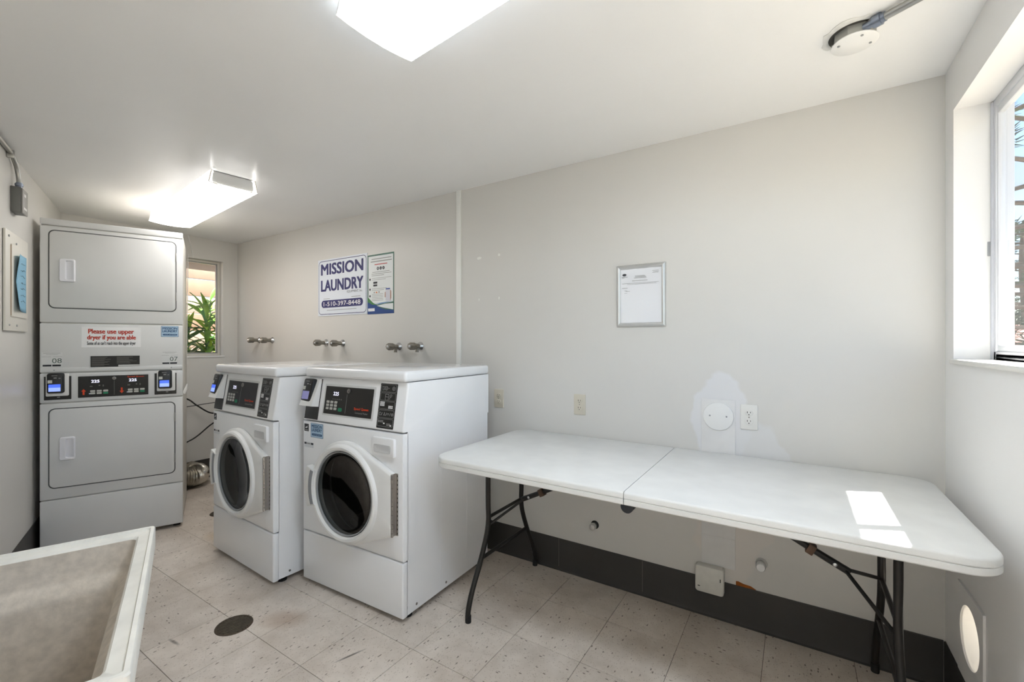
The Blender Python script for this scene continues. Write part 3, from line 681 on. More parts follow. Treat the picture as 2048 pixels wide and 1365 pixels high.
    quads('keyway', [(-0.030, -0.022, F(1.0505), F(1.0535))], yc - 0.0041, BLACK, cp)
    text('lettering', 'Speed Queen', 0.026, 0.130, F(0.960), F(0.975), yc, ORANGE, cp, 0.012)
    text('lettering', 'Commercial Washer', 0.036, 0.128, F(0.945), F(0.954), yc, GREYINK, cp, 0.005)
    ic = keep(rplate('icon_panel', 0.196, 0.307, F(0.893), F(1.103), 0.004, 0.0, -0.0022, BLACKG, w)); yi = -0.0022
    zs = [0.900 + 0.0402 * k for k in range(6)]
    for k in range(5):
        bm = bmesh.new(); a, b = F(zs[k] + 0.002), F(zs[k + 1] - 0.002)
        add_frame(bm, rrect(0.201, 0.302, a, b, 0.005, 3), rrect(0.2022, 0.3008, a + 0.0012, b - 0.0012, 0.004, 3), yi, yi - 0.0004); fin('icon_outline', bm, GREYINK, ic, 0)
    def icon(rects, lines=()):
        bm = bmesh.new()
        for x0, x1, z0, z1 in rects: add_box(bm, x0, x1, yi - 0.0004, yi, F(z0), F(z1))
        for pts in lines: add_tube(bm, [(x, yi - 0.0002, F(z)) for x, z in pts], 0.0009, 4)
        fin('icon', bm, GREYINK, ic, 0)
    cl = lambda cx, cz, r: [(cx + r * math.cos(R(30 * k)), cz + r * math.sin(R(30 * k))) for k in range(13)]
    z = zs[4] + 0.02
    icon([(0.250, 0.256, z - .001, z + .001)], [[(0.213, z - .009), (0.213, z + .004), (0.208, z + .008), (0.227, z + .008), (0.222, z + .004), (0.222, z - .009), (0.213, z - .009)], cl(0.236, z, .009), [(0.236, z - .005), (0.236, z + .005)], cl(0.285, z, .009), cl(0.285, z, .004)])
    z = zs[3] + 0.02
    icon([], [[(0.235, z + .012), (0.235, z - .014), (0.255, z - .014), (0.255, z + .012), (0.235, z + .012)], [(0.235, z), (0.255, z)], [(0.263, z - .012), (0.266, z), (0.264, z + .006), (0.270, z + .012), (0.278, z + .008), (0.274, z + .001), (0.266, z)]])
    z = zs[2] + 0.02; rr = [(0.206 + .010 * a, 0.214 + .010 * a, z + .0005 + .0072 * b_ - .004, z + .006 + .0072 * b_ - .004) for a in range(3) for b_ in range(3)]
    rr += [(0.262 + .010 * a, 0.270 + .010 * a, z - .013 + .0072 * b_, z - .0075 + .0072 * b_) for a in range(3) for b_ in range(2)]
    bm = bmesh.new()
    for x0, x1, z0, z1 in rr: add_box(bm, x0, x1, yi - 0.0004, yi, F(z0), F(z1))
    fin('icon', bm, WHITEINK, ic, 0)
    z = zs[1] + 0.02
    icon([], [cl(0.213, z, .007), [(0.222, z - .007), (0.228, z + .007)], [(0.236, z - .008), (0.241, z + .008), (0.246, z - .008), (0.236, z - .002)], [(0.250, z - .007), (0.256, z + .007)], [(0.260, z - .005), (0.261, z + .003), (0.268, z + .004), (0.270, z - .004)], [(0.276, z - .007), (0.281, z + .007)], cl(0.292, z, .006), [(0.288, z), (0.296, z)]])
    z = zs[0] + 0.02; rr = []
    icon([(0.205 + .009 * a, 0.211 + .009 * a, z + .0 + .006 * b_, z + .004 + .006 * b_) for a in range(4) for b_ in range(2)] + [(0.262 + .009 * a, 0.268 + .009 * a, z - .012 + .006 * b_, z - .008 + .006 * b_) for a in range(3) for b_ in range(2)])
    bm = bmesh.new(); add_box(bm, 0.240, 0.249, yi - .0005, yi, F(z - .006), F(z)); add_box(bm, 0.284, 0.293, yi - .0005, yi, F(z - .014), F(z - .008)); fin('icon', bm, WHITEINK, ic, 0)
    cv = keep(rplate('coin_cover', -0.360, -0.247, F(0.890), F(1.104), 0.003, 0.0, -0.0015, BLACKG, w))
    # white wedge bracket with the card reader on it
    bm = bmesh.new(); bx0, bx1 = -0.356, -0.253
    prof = [(0.0, F(0.958)), (-0.046, F(0.958)), (-0.012, F(1.104)), (0.0, F(1.104))]
    add_rings(bm, [[(x, y, z) for y, z in prof] for x in (bx0, bx1)]); br = fin('reader_bracket', bm, WHITEP, w, 20); keep(br)
    rd = card_reader(w, bx0 - 0.006, bx0 + 0.080, -0.062, 0.062, 0.0, -0.024, scr)
    rd.location = (0, -0.030, F(1.040)); rd.rotation_euler = (R(-4), 0, R(-3)); keep(rd)
    Mt = Matrix.Translation((0, yb, zb)) @ Matrix.Rotation(-tilt, 4, 'X')
    for o in parts: o.matrix_basis = Mt @ o.matrix_basis
    # lid
    bm = bmesh.new(); add_box(bm, -HW - 0.004, HW + 0.004, 0.012, DP + 0.004, zt + 0.002, 1.167, 0.016, 4); lid = fin('lid', bm, M('lid_enamel', (238, 239, 240), 0.12, coat=0.3), w)
    # stickers
    es = rplate('energy_sticker', -0.358, -0.321, 0.822, 0.862, 0.001, 0.0, -0.0005, M('sticker_black', (36, 36, 36), 0.5), w)
    plate('energy_mark', [(-0.352, 0.842), (-0.338, 0.846), (-0.328, 0.856), (-0.335, 0.848), (-0.327, 0.844), (-0.343, 0.838)][::-1], -0.0004, -0.0008, WHITEINK, es)
    quads('print', [(-0.352, -0.327, 0.8265, 0.8305)], -0.0005, GREYINK, es)
    if sticker: mission_sticker(w, -0.303, -0.201, 0.794, 0.870, 0.0)
    sm = rplate('small_label', -0.358, -0.280, 0.736, 0.764, 0.001, 0.0, -0.0005, M('label_white', (214, 216, 218), 0.5), w)
    quads('print', [(-0.357, -0.339, 0.752, 0.762), (-0.302, -0.282, 0.752, 0.762)], -0.0005, DARKINK, sm); quads('print', [(-0.335, -0.307, 0.753, 0.760)], -0.0005, GREYINK, sm)
    return w
build_washer((-1.888, 1.423, 0), 2.0, 'white front-loading washer next to the folding table, with a pale blue sticker', True, (SCREENV,))
build_washer((-2.7006, 1.301, 0), -2.5, 'white front-loading washer farther from the table, nearer the stacked dryer', False, (SCREENL, SCREENB))

# ------------------------------------------------------------------ folding table
def build_table():
    t = tag(empty('folding_table', (-0.490, 1.885, 0)), 'long white plastic folding table with dark legs under the window', 'table')
    ZT = 0.782; x0, xm, x1 = -0.912, -0.012, 0.922; y0, y1 = -0.388, 0.388
    def outline(xa, xb, left, inset):
        r = 0.085 - inset * 0.8; a, b, c, d = xa + (inset if left else 0), xb - (0 if left else inset), y0 + inset, y1 - inset
        p = []
        def cor(cx, cy, a0):
            for k in range(9):
                q = R(a0 + 90 * k / 8); p.append((cx + r * math.cos(q), cy + r * math.sin(q)))
        if left: p += [(b, c), (b, d)]; cor(a + r, d - r, 90); cor(a + r, c + r, 180)
        else: p += [(a, d), (a, c)]; cor(b - r, c + r, 270); cor(b - r, d - r, 0)
        return p
    for xa, xb, left in ((x0, xm - 0.0012, True), (xm + 0.0012, x1, False)):
        bm = bmesh.new()
        seq = [(0.03, ZT - 0.046), (0.004, ZT - 0.046), (0.0, ZT - 0.042), (0.0, ZT - 0.027), (0.003, ZT - 0.0255), (0.003, ZT - 0.024), (0.0, ZT - 0.022), (0.0, ZT - 0.008), (0.002, ZT - 0.003), (0.007, ZT)]
        add_rings(bm, [[(x, y, z) for x, y in outline(xa, xb, left, i)] for i, z in seq]); fin('tabletop', bm, TABLE, t, 40)
    for yy in (y0 + 0.03, y1 - 0.03):
        bm = bmesh.new(); lathe(bm, [(0.022, 0), (0.022, 0.05)], 16, Matrix.Translation((xm + 0.01, yy - 0.025, ZT - 0.052)) @ Matrix.Rotation(R(-90), 4, 'X')); fin('fold_hinge', bm, M('hinge_black', (34, 36, 40), 0.4), t)
    for s_, lx in ((-1, -0.790), (1, 0.755)):
        yn, yf = -0.110, 0.206
        for sg, ya in ((-1, yn), (1, yf)):
            off = 0.158 if sg < 0 else 0.152
            pts = smooth_path([(lx, ya, ZT - 0.040), (lx, ya, 0.52), (lx, ya, 0.40), (lx, ya + sg * 0.045, 0.28), (lx, ya + sg * (off - 0.03), 0.13), (lx, ya + sg * off, 0.05), (lx, ya + sg * off, 0.012)], 5)
            tube('leg', pts, 0.0125, TUBE, t, 12)
            bm = bmesh.new(); lathe(bm, [(0.0138, 0), (0.0142, 0.004), (0.0142, 0.032), (0.0125, 0.034)], 12, Matrix.Translation((lx, ya + sg * off, 0))); fin('foot_cap', bm, RUBBER, t)
        tube('crossbar', [(lx, yn, 0.435), (lx, yf, 0.435)], 0.0085, TUBE, t)
        tube('crossbar', [(lx, yn - 0.055, 0.255), (lx, yf + 0.052, 0.255)], 0.009, TUBE, t)
        tube('pivot_bar', [(lx, yn - 0.17, ZT - 0.052), (lx, yf + 0.17, ZT - 0.052)], 0.010, TUBE, t)
        yc = 0.045; cx = lx - s_ * 0.118; ex = lx - s_ * 0.42
        br = tube('brace', [(cx + s_ * 0.012, yc, 0.500), (cx - s_ * 0.17, yc, 0.590), (ex, yc, ZT - 0.05)], [0.013, 0.011, 0.010], TUBE, t)
        for yy, zz in ((yn, 0.395), (yf, 0.435)): tube('brace_rod', [(lx, yy, zz), (cx, yc + (0.006 if yy > yc else -0.006), 0.505)], 0.0065, TUBE, br)
        bm = bmesh.new(); add_box(bm, -0.012, 0.012, -0.017, 0.017, -0.018, 0.018, 0.002)
        bmesh.ops.rotate(bm, verts=bm.verts, cent=(0, 0, 0), matrix=Matrix.Rotation(s_ * 0.46, 3, 'Y')); bmesh.ops.translate(bm, verts=bm.verts, vec=(cx - s_ * 0.10, yc, 0.555)); fin('lock_collar', bm, M('rusty_collar', (92, 72, 58), 0.5, 0.5), br)
        bm = bmesh.new(); lathe(bm, [(0.007, 0), (0.007, 0.003), (0.003, 0.005)], 10, Matrix.Translation((cx - s_ * 0.03, yc - 0.0125, 0.52)) @ Matrix.Rotation(R(90), 4, 'X')); fin('rivet', bm, CHROME, br)
build_table()

# ------------------------------------------------------------------ laundry sink
def build_sink():
    s = tag(empty('laundry_sink', (-1.107, 0.0337, 0), -20.9), 'deep beige speckled laundry sink in the near left corner', 'sink')
    a = 0.290; b = 0.305; ZT = 0.87
    rr = lambda h, k, r, z: [(x, y, z) for x, y in rrect(-h, h, -k, k, r, 5)]
    # outer shell, raised lip, ledge
    bm = bmesh.new()
    add_rings(bm, [rr(a - 0.055, b - 0.055, 0.03, 0.44), rr(a - 0.02, b - 0.02, 0.02, ZT - 0.05), rr(a - 0.004, b - 0.004, 0.008, ZT - 0.05), rr(a, b, 0.008, ZT - 0.046), rr(a, b, 0.008, ZT - 0.003), rr(a - 0.002, b - 0.002, 0.007, ZT), rr(a - 0.008, b - 0.008, 0.006, ZT), rr(a - 0.010, b - 0.010, 0.006, ZT - 0.005),
                   rr(a - 0.028, b - 0.028, 0.012, ZT - 0.007), rr(a - 0.032, b - 0.032, 0.014, ZT - 0.012)], True, False)
    fin('rim', bm, SINKR, s)
    bm = bmesh.new()
    add_rings(bm, [rr(a - 0.032, b - 0.032, 0.014, ZT - 0.012), rr(a - 0.038, b - 0.038, 0.016, ZT - 0.066), rr(a - 0.042, b - 0.042, 0.018, ZT - 0.073), rr(a - 0.058, b - 0.058, 0.02, ZT - 0.088), rr(a - 0.063, b - 0.063, 0.022, ZT - 0.104), rr(a - 0.085, b - 0.085, 0.03, 0.50), rr(a - 0.115, b - 0.115, 0.03, 0.475), rr(0.04, 0.04, 0.02, 0.468)], False, True)
    fin('basin', bm, SINKM, s)
    bm = bmesh.new(); lathe(bm, [(0.038, 0.4685), (0.036, 0.4705), (0.012, 0.4695)], 18); fin('drain', bm, CHROME, s)
    for x in (-1, 1):
        for y in (-1, 1):
            bm = bmesh.new(); h = 0.022
            add_rings(bm, [[(x * (a - 0.075) + p, y * (b - 0.075) + q, z) for p, q in ((-h, -h), (h, -h), (h, h), (-h, h))] for z in (0.0, 0.445)]); fin('leg', bm, SINKR, s)
build_sink()

# ------------------------------------------------------------------ ceiling lights
def build_light(cx, cy, rz, label, es, rgb):
    f = tag(empty('ceiling_light', (cx, cy, ZC), rz), label, 'ceiling light', 'wraparound ceiling lights')
    L = 0.66; lm = lens_mat('lens_' + str(es), rgb, es)
    prof = []
    for k in range(9):
        u = -1 + 2 * k / 8; prof.append((u * 0.133, -0.083 + 0.011 * u * u))
    cs = [(-0.120, -0.0012), (-0.133, -0.068)] + prof[0:] + [(0.133, -0.068), (0.120, -0.0012)]
    bm = bmesh.new()
    inn = [(y * 0.975, z + 0.0035 if abs(y) < 0.12 else z) for y, z in cs]
    vo = [[bm.verts.new((x, y, z)) for y, z in cs] for x in (-L, L)]
    for i in range(len(cs) - 1): bm.faces.new((vo[0][i], vo[0][i + 1], vo[1][i + 1], vo[1][i]))
    me_side = lens_mat('lens_side_' + str(es), rgb, es * 0.1)
    bm.faces.ensure_lookup_table()
    for fc in bm.faces:
        if max(abs(v.co.y) for v in fc.verts) > 0.125 and max(v.co.z for v in fc.verts) > -0.0675: fc.material_index = 1
    lens = fin('lens', bm, lm, f, 25); lens.data.materials.append(me_side); lens['label'] = 'glowing ribbed wraparound diffuser'
    EM = M('fixture_enamel', (206, 208, 208), 0.35)
    box('housing', -L + 0.012, L - 0.012, -0.105, 0.105, -0.040, -0.0005, EM, f, 0.002)
    for x in (-1, 1):
        xo = x * (L - 0.012); ps = [(-0.098, -0.0005), (-0.108, -0.012), (-0.112, -0.060), (-0.104, -0.070), (0.104, -0.070), (0.112, -0.060), (0.108, -0.012), (0.098, -0.0005)]
        bm = bmesh.new(); add_rings(bm, [[(xo, y, z) for y, z in ps], [(xo + x * 0.004, y, z) for y, z in ps]]); ep = fin('end_plate', bm, EM, f)
        bm = bmesh.new(); add_frame(bm, [(y, z) for y, z in cs], [(y * 0.96, z + 0.004 if z < -0.03 else z) for y, z in cs], 0, 0.006)
        for v in bm.verts: v.co = Vector((x * (L - 0.004) + x * v.co.y, v.co.x, v.co.z))
        fin('lens_edge', bm, M('clear_plastic_edge', (224, 218, 206), 0.3), ep)
build_light(-3.510, 1.408, -6.2, 'ribbed white fluorescent ceiling light above the stacked dryer', LENS_FAR, (253, 249, 245))
build_light(-0.435, 0.853, -6.2, 'ribbed white fluorescent ceiling light at the top edge of the picture', LENS_NEAR, (231, 243, 255))

# ------------------------------------------------------------------ things on the long wall
def on_back(kind, x, z): return empty(kind, (x, YB, z), 0)
# sign with the service number
sg = tag(on_back('service_sign', -3.111, 1.525), 'white wall sign with large navy lettering and a phone number', 'sign')
a, b, c, d = -0.315, 0.315, 0.0, 0.474
rplate('sign_board', a, b, c, d, 0.004, 0.0, -0.004, M('sign_white', (222, 228, 236), 0.4), sg)
bm = bmesh.new(); add_frame(bm, rrect(a + .010, b - .010, c + .012, d - .012, 0.035), rrect(a + .0145, b - .0145, c + .0165, d - .0165, 0.031), -0.004, -0.0046); fin('border', bm, NAVY, sg, 0)
text('lettering', 'MISSION', a + 0.045, b - 0.050, 0.345, 0.435, -0.004, NAVY, sg, 0.02)
text('lettering', 'LAUNDRY', a + 0.045, b - 0.050, 0.208, 0.298, -0.004, NAVY, sg, 0.02)
text('lettering', 'EQUIPMENT, Inc.', 0.07, b - 0.055, 0.176, 0.197, -0.004, DARKINK, sg)
rplate('phone_bar', a + 0.048, b - 0.050, 0.068, 0.130, 0.030, -0.004, -0.0046, NAVY, sg)
text('lettering', '1-510-397-8448', a + 0.078, b - 0.080, 0.081, 0.117, -0.0046, WHITEINK, sg, 0.006)
quads('print', [(a + 0.075, a + 0.160, 0.141, 0.145), (b - 0.19, b - 0.08, 0.142, 0.147), (a + 0.12, b - 0.13, 0.045, 0.049)], -0.004, GREYINK, sg)
# poster
po = tag(on_back('instruction_poster', -2.6475, 1.520), 'instruction poster with green and blue border beside the white sign', 'poster')
a, b, h = -0.146, 0.146, 0.456
rplate('poster_sheet', a, b, 0, h, 0.001, 0.0, -0.002, M('poster_green', (64, 108, 92), 0.45), po)
plate('poster_face', [(a + .010, h - .012), (a + .010, .098), (a + .045, .082), (a + .11, .072), (b - .008, .088), (b - .008, h - .012)], -0.0015, -0.0026, M('poster_white', (226, 230, 230), 0.45), po)
plate('wave', [(a, 0), (b, 0), (b, .024), (.06, .030), (0.0, .045), (-.07, .075), (a, .115)], -0.0015, -0.0023, M('poster_blue', (34, 70, 132), 0.45), po)
plate('wave', [(a, .095), (-.09, .072), (-.03, .068), (-.08, .085), (a, .135)], -0.0015, -0.0029, M('poster_leaf', (70, 130, 76), 0.45), po)
plate('wave', [(-.04, .062), (.03, .046), (b - .008, .028), (b - .008, .075), (.05, .074)], -0.0015, -0.0028, M('poster_white', (226, 230, 230), 0.45), po)
plate('wave', [(-.07, .076), (.0, .074), (.07, .082), (.13, .094), (.08, .090), (0.0, .084)], -0.0015, -0.0031, M('poster_water', (122, 152, 190), 0.4), po)
rr = [(-.10, .12, .418, .424), (-.11, .125, .398, .405), (-.09, .10, .318, .322), (-.10, .12, .305, .309), (-.10, .04, .292, .296), (-.095, .12, .272, .275), (-.095, .06, .260, .263), (-.095, .07, .192, .195), (-.095, .04, .180, .183)]
rr += [(-.095, .03, .150 - .012 * k, .153 - .012 * k) for k in range(5)]
quads('print', rr, -0.0026, GREYINK, po)
quads('heading', [(-.065, .075, .375, .381)], -0.0026, REDINK, po)
for k in range(3):
    p = plate('number_disc', circ(-.028 + .031 * k, .347, .0125, 16), -0.0024, -0.0030, DARKINK, po)
    text('lettering', str(k + 1), -.031 + .031 * k, -.025 + .031 * k, .341, .353, -0.0030, WHITEINK, po)
for zz in (.267, .190, .139): plate('bullet', circ(-.118, zz, .0085, 14), -0.0024, -0.0030, DARKINK, po)
quads('store_badge', [(-.08, -.035, .232, .247), (-.08, -.035, .212, .226)], -0.0026, DARKINK, po)
quads('card_badge', [(-.075, -.062, .160, .170), (-.022, -.008, .160, .172)], -0.0026, GREYINK, po); quads('card_badge', [(-.052, -.034, .160, .170)], -0.0026, M('badge_orange', (206, 120, 60), 0.5), po)
rplate('phone_picture', .058, .108, .095, .190, .006, -0.0024, -0.0031, M('phone_grey', (206, 206, 214), 0.4), po); quads('phone_top', [(.060, .106, .180, .190)], -0.0031, M('phone_blue', (66, 88, 160), 0.4), po)
plate('hand_picture', [(.108, .092), (.118, .115), (.118, .165), (.108, .178)], -0.0024, -0.0030, M('skin_print', (176, 132, 108), 0.6), po); plate('hand_picture', [(.058, .120), (.058, .165), (.050, .160), (.048, .125)][::-1], -0.0024, -0.0030, M('skin_print', (176, 132, 108), 0.6), po)
quads('address_tag', [(a + .006, -.065, .022, .045)], -0.0023, PAPER, po)
# snap frame
pf = tag(on_back('notice_frame', -0.672, 1.383), 'silver snap frame holding a white printed notice', 'frame')
a, b, h, w_ = -0.1265, 0.1265, 0.323, 0.022
FR = M('satin_aluminium', (206, 206, 204), 0.3, 0.6)
for nm, q in (('left', [(a, 0), (a, h), (a + w_, h - w_), (a + w_, w_)]), ('right', [(b, h), (b, 0), (b - w_, w_), (b - w_, h - w_)]), ('top', [(a, h), (b, h), (b - w_, h - w_), (a + w_, h - w_)]), ('bottom', [(b, 0), (a, 0), (a + w_, w_), (b - w_, w_)])):
    # bowed profile: outer edge low, crown in the middle, inner edge low
    o0, o1, i1, i0 = [Vector(v) for v in q]
    bm = bmesh.new(); rows = []
    for t_, y in ((0, 0), (0, -0.006), (0.25, -0.013), (0.5, -0.0155), (0.75, -0.013), (1, -0.004), (1, 0)):
        p0 = o0.lerp(i0, t_); p1 = o1.lerp(i1, t_); rows.append([bm.verts.new((p0.x, y, p0.y)), bm.verts.new((p1.x, y, p1.y))])
    for r0, r1 in zip(rows, rows[1:]): bm.faces.new((r0[0], r0[1], r1[1], r1[0]))
    bm.faces.new([r[0] for r in rows]); bm.faces.new([r[1] for r in rows][::-1]); fin('frame_rail', bm, FR, pf, 40)
bm = bmesh.new(); gx, gz = 14, 14; V = []
for i in range(gx + 1):
    for j in range(gz + 1):
        x = a + w_ * .8 + (b - a - w_ * 1.6) * i / gx; z = w_ * .8 + (h - w_ * 1.6) * j / gz
        V.append(bm.verts.new((x, -0.004 - 0.0016 * math.sin(x * 70 + z * 14) * (0.4 + abs(z - h / 2) * 4), z)))
for i in range(gx):
    for j in range(gz): bm.faces.new((V[i * (gz + 1) + j], V[(i + 1) * (gz + 1) + j], V[(i + 1) * (gz + 1) + j + 1], V[i * (gz + 1) + j + 1]))
nt_ = fin('notice_sheet', bm, PAPER, pf, 80)
plate('logo', circ(-.085, .273, .011, 18, .006), -0.0055, -0.0062, DARKINK, nt_)
quads('print', [(-.100, -.068, .2605, .2625), (-.098, -.085, .2565, .258), (.060, .092, .284, .2855), (.064, .092, .279, .2805), (.060, .09, .2735, .275), (-.030, .022, .263, .2648), (-.028, .028, .258, .2598), (-.034, .030, .2525, .2545), (-.045, .036, .238, .240), (-.098, .092, .2265, .2278), (-.07, .08, .221, .2222), (-.098, -.068, .2025, .2045), (-.085, -.07, .1885, .190), (-.078, -.056, .185, .1865), (-.085, -.07, .176, .1775)], -0.0062, GREYINK, nt_)
# outlets
def outlet(x, z, label, mat):
    o = tag(on_back('wall_outlet', x, z), label, 'outlet', 'duplex outlets on the long wall')
    rplate('cover_plate', -0.035, 0.035, -0.057, 0.057, 0.004, 0, -0.006, mat, o, 0.003)
    for zz in (-0.0195, 0.0195):
        s_ = plate('socket', circ(0, zz, 0.0172, 20, 0.0145), -0.004, -0.0085, mat, o, 0.001)
        quads('slots', [(-0.0075, -0.0052, zz - 0.001, zz + 0.0075), (0.0052, 0.0075, zz, zz + 0.0065), (-0.002, 0.002, zz - 0.009, zz - 0.005)], -0.0085, M('slot_black', (6, 6, 6), 0.9), s_)
    bm = bmesh.new(); add_plate(bm, circ(0, 0, 0.003, 10), -0.005, -0.0066); fin('screw', bm, STEEL, o)
outlet(-1.559, 0.953, 'ivory duplex outlet on the wall just right of the near washer', IVORY)
outlet(-1.013, 0.955, 'ivory duplex outlet on the wall above the left half of the table', IVORY)
outlet(-0.178, 0.960, 'white duplex outlet beside the round cover plate', M('outlet_white', (226, 225, 220), 0.4))
# patched strip with a round blank cover
ps = tag(on_back('wall_patch_panel', -0.307, 0.245), 'tall plastered patch strip in the wall behind the table', 'wall patch')
box('strip', -0.073, 0.073, -0.0035, 0.0, 0.0, 0.787, M('patch_plaster', (222, 221, 219), 0.5, var=0.04, vscale=14), ps, 0.001)
box('seam_batten', -0.073, 0.073, -0.0048, -0.003, 0.10, 0.14, M('patch_plaster', (236, 235, 233), 0.5), ps, 0.0006)
rc_ = tag(on_back('round_cover', -0.306, 0.953), 'round white blank cover plate with two screws above the table', 'cover plate')
plate('disc', circ(0, 0, 0.066, 40), -0.0036, -0.011, WHITEP, rc_, 0.004)
for x in (-0.036, 0.036): plate('screw', circ(x, 0.002, 0.0038, 12), -0.009, -0.0118, GREYP, rc_)
# square blank box low on the wall
jb = tag(on_back('junction_box', -0.341, 0.120), 'square white painted junction box low on the wall under the table', 'junction box')
rplate('box', -0.062, 0.062, 0.0, 0.126, 0.012, 0.0, -0.034, M('chipped_white', (218, 216, 208), 0.45, var=0.06, vscale=30), jb, 0.004)
rplate('cover', -0.060, 0.060, 0.002, 0.124, 0.012, -0.033, -0.0375, M('chipped_white', (218, 216, 208), 0.45), jb, 0.002)
quads('screw_slot', [(0.046, 0.050, 0.066, 0.082), (-0.050, -0.040, 0.026, 0.030)], -0.0375, DARK, jb)
rs = tag(on_back('rust_stain', -0.232, BH - 0.004), 'strip of orange brown bare backing above the dark skirting', 'stain')
plate('stain', [(0, 0), (0.078, -0.004), (0.082, 0.006), (0.06, 0.016), (0.03, 0.018), (0.01, 0.024), (0, 0.022)], 0.0, -0.0008, M('rust', (150, 84, 26), 0.9, var=0.3, vscale=40), rs)
# capped pipe stubs
def stub(x, z, label, mat, r, l):
    o = tag(on_back('capped_pipe', x, z), label, 'pipe cap')
    RYm = Matrix.Rotation(R(90), 4, 'X')
    bm = bmesh.new(); lathe(bm, [(r * 0.75, 0), (r * 0.75, l * 0.45)], 16, RYm); fin('pipe', bm, STEEL, o)
    bm = bmesh.new(); lathe(bm, [(r, l * 0.35), (r * 1.06, l * 0.4), (r * 1.06, l * 0.85), (r * 0.9, l), (r * 0.3, l * 1.03)], 16, RYm); fin('cap', bm, mat, o)
    bm = bmesh.new(); lathe(bm, [(r * 1.35, 0), (r * 1.3, 0.002), (r * 0.8, 0.003)], 18, RYm); fin('collar', bm, DARK if mat is CHROME else WALLP, o)
stub(-0.924, 0.303, 'shiny capped pipe stub on the wall under the left half of the table', CHROME, 0.017, 0.045)
stub(-0.129, 0.306, 'white painted pipe cap beside the junction box', WHITEP, 0.018, 0.05)
# washer taps in pairs
def tap(x, z, label, fat):
    o = tag(on_back('laundry_tap', x, z), label, 'tap', 'chrome laundry taps above the washers')
    RYm = Matrix.Rotation(R(90), 4, 'X')
    bm = bmesh.new(); lathe(bm, [(0.031, 0), (0.030, 0.004), (0.022, 0.012), (0.018, 0.020)], 22, RYm); fin('flange', bm, CHROME, o)
    bm = bmesh.new(); lathe(bm, [(0.016, 0.015), (0.016, 0.055), (0.014, 0.058)], 16, RYm); fin('body', bm, BRASSY, o)
    rings = []
    for r, hh in ((0.017, 0.052), (0.023, 0.056), (0.024, 0.100), (0.019, 0.108), (0.008, 0.110)):
        rings.append([RYm @ Vector((r * (1 + 0.09 * math.cos(8 * 2 * math.pi * k / 48)) * math.cos(2 * math.pi * k / 48), r * (1 + 0.09 * math.cos(8 * 2 * math.pi * k / 48)) * math.sin(2 * math.pi * k / 48), hh)) for k in range(48)])
    bm = bmesh.new(); add_rings(bm, rings); fin('knob', bm, BRASSY, o)
    bm = bmesh.new(); lathe(bm, [(0.012, 0.109), (0.009, 0.114), (0.002, 0.116)], 12, RYm); fin('knob_cap', bm, CHROME, o)
    if fat:
        bm = bmesh.new(); add_tube(bm, [(0, -0.03, -0.01), (0, -0.034, -0.034), (0, -0.034, -0.042)], [0.011, 0.011, 0.013], 10); fin('outlet', bm, BRASSY, o)
for x, z, lb, fat in ((-4.374, 1.325, 'chrome tap nearest the narrow window, left of its pair', False), (-4.145, 1.323, 'chrome tap in the pair nearest the narrow window, right one', False),
                 (-3.320, 1.300, 'left chrome tap of the pair under the white sign', False), (-3.100, 1.296, 'right chrome tap of the pair under the white sign', False),
                 (-2.450, 1.272, 'left chrome tap of the pair below and right of the poster', True), (-2.234, 1.276, 'right chrome tap of the pair next to the white vertical strip', True)):
    tap(x, z, lb, fat)
# tape scraps left on the wall
TAPE = M('tape_scrap', (236, 236, 230), 0.5)
for x, z, w_, h_, lb in ((-1.715, 1.845, 0.040, 0.022, 'torn tape scrap, upper left of four on the wall'), (-1.560, 1.850, 0.018, 0.020, 'small tape scrap, upper right of four on the wall'), (-1.715, 1.578, 0.008, 0.016, 'small tape scrap, lower left of four on the wall'), (-1.560, 1.580, 0.012, 0.020, 'small tape scrap, lower right of four on the wall')):
    n = 9; o = tag(plate('tape_scrap', [(w_ / 2 * math.cos(2 * math.pi * k / n) * random.uniform(.75, 1.1), h_ / 2 * math.sin(2 * math.pi * k / n) * random.uniform(.75, 1.1)) for k in range(n)], 0, -0.0008, TAPE), lb, 'tape', 'tape scraps on the long wall'); o.location = (x, YB, z)

# ------------------------------------------------------------------ right wall: dryer exhaust hole with its cover plate
vt = tag(empty('wall_vent', (XR, VH[0], VH[1]), -90), 'round dryer exhaust opening in a square plate low beside the table', 'vent')
N = 48; bm = bmesh.new(); r = VH[2] - 0.003
o_ = sq_at(0, 0, -0.118, 0.124, -0.165, 0.137, N)
for q in ((-0.118, -0.165), (0.124, -0.165), (-0.118, 0.137), (0.124, 0.137)):
    i = min(range(N), key=lambda k: (o_[k][0] - q[0]) ** 2 + (o_[k][1] - q[1]) ** 2); o_[i] = q
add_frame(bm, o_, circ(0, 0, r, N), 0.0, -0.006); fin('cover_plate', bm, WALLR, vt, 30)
bm = bmesh.new(); add_rings(bm, [[(x, y, z) for x, z in circ(0, 0, r, N)] for y in (-0.0055, 0.20)], False, False); fin('duct_sleeve', bm, M('white_sleeve', (240, 236, 228), 0.4), vt)

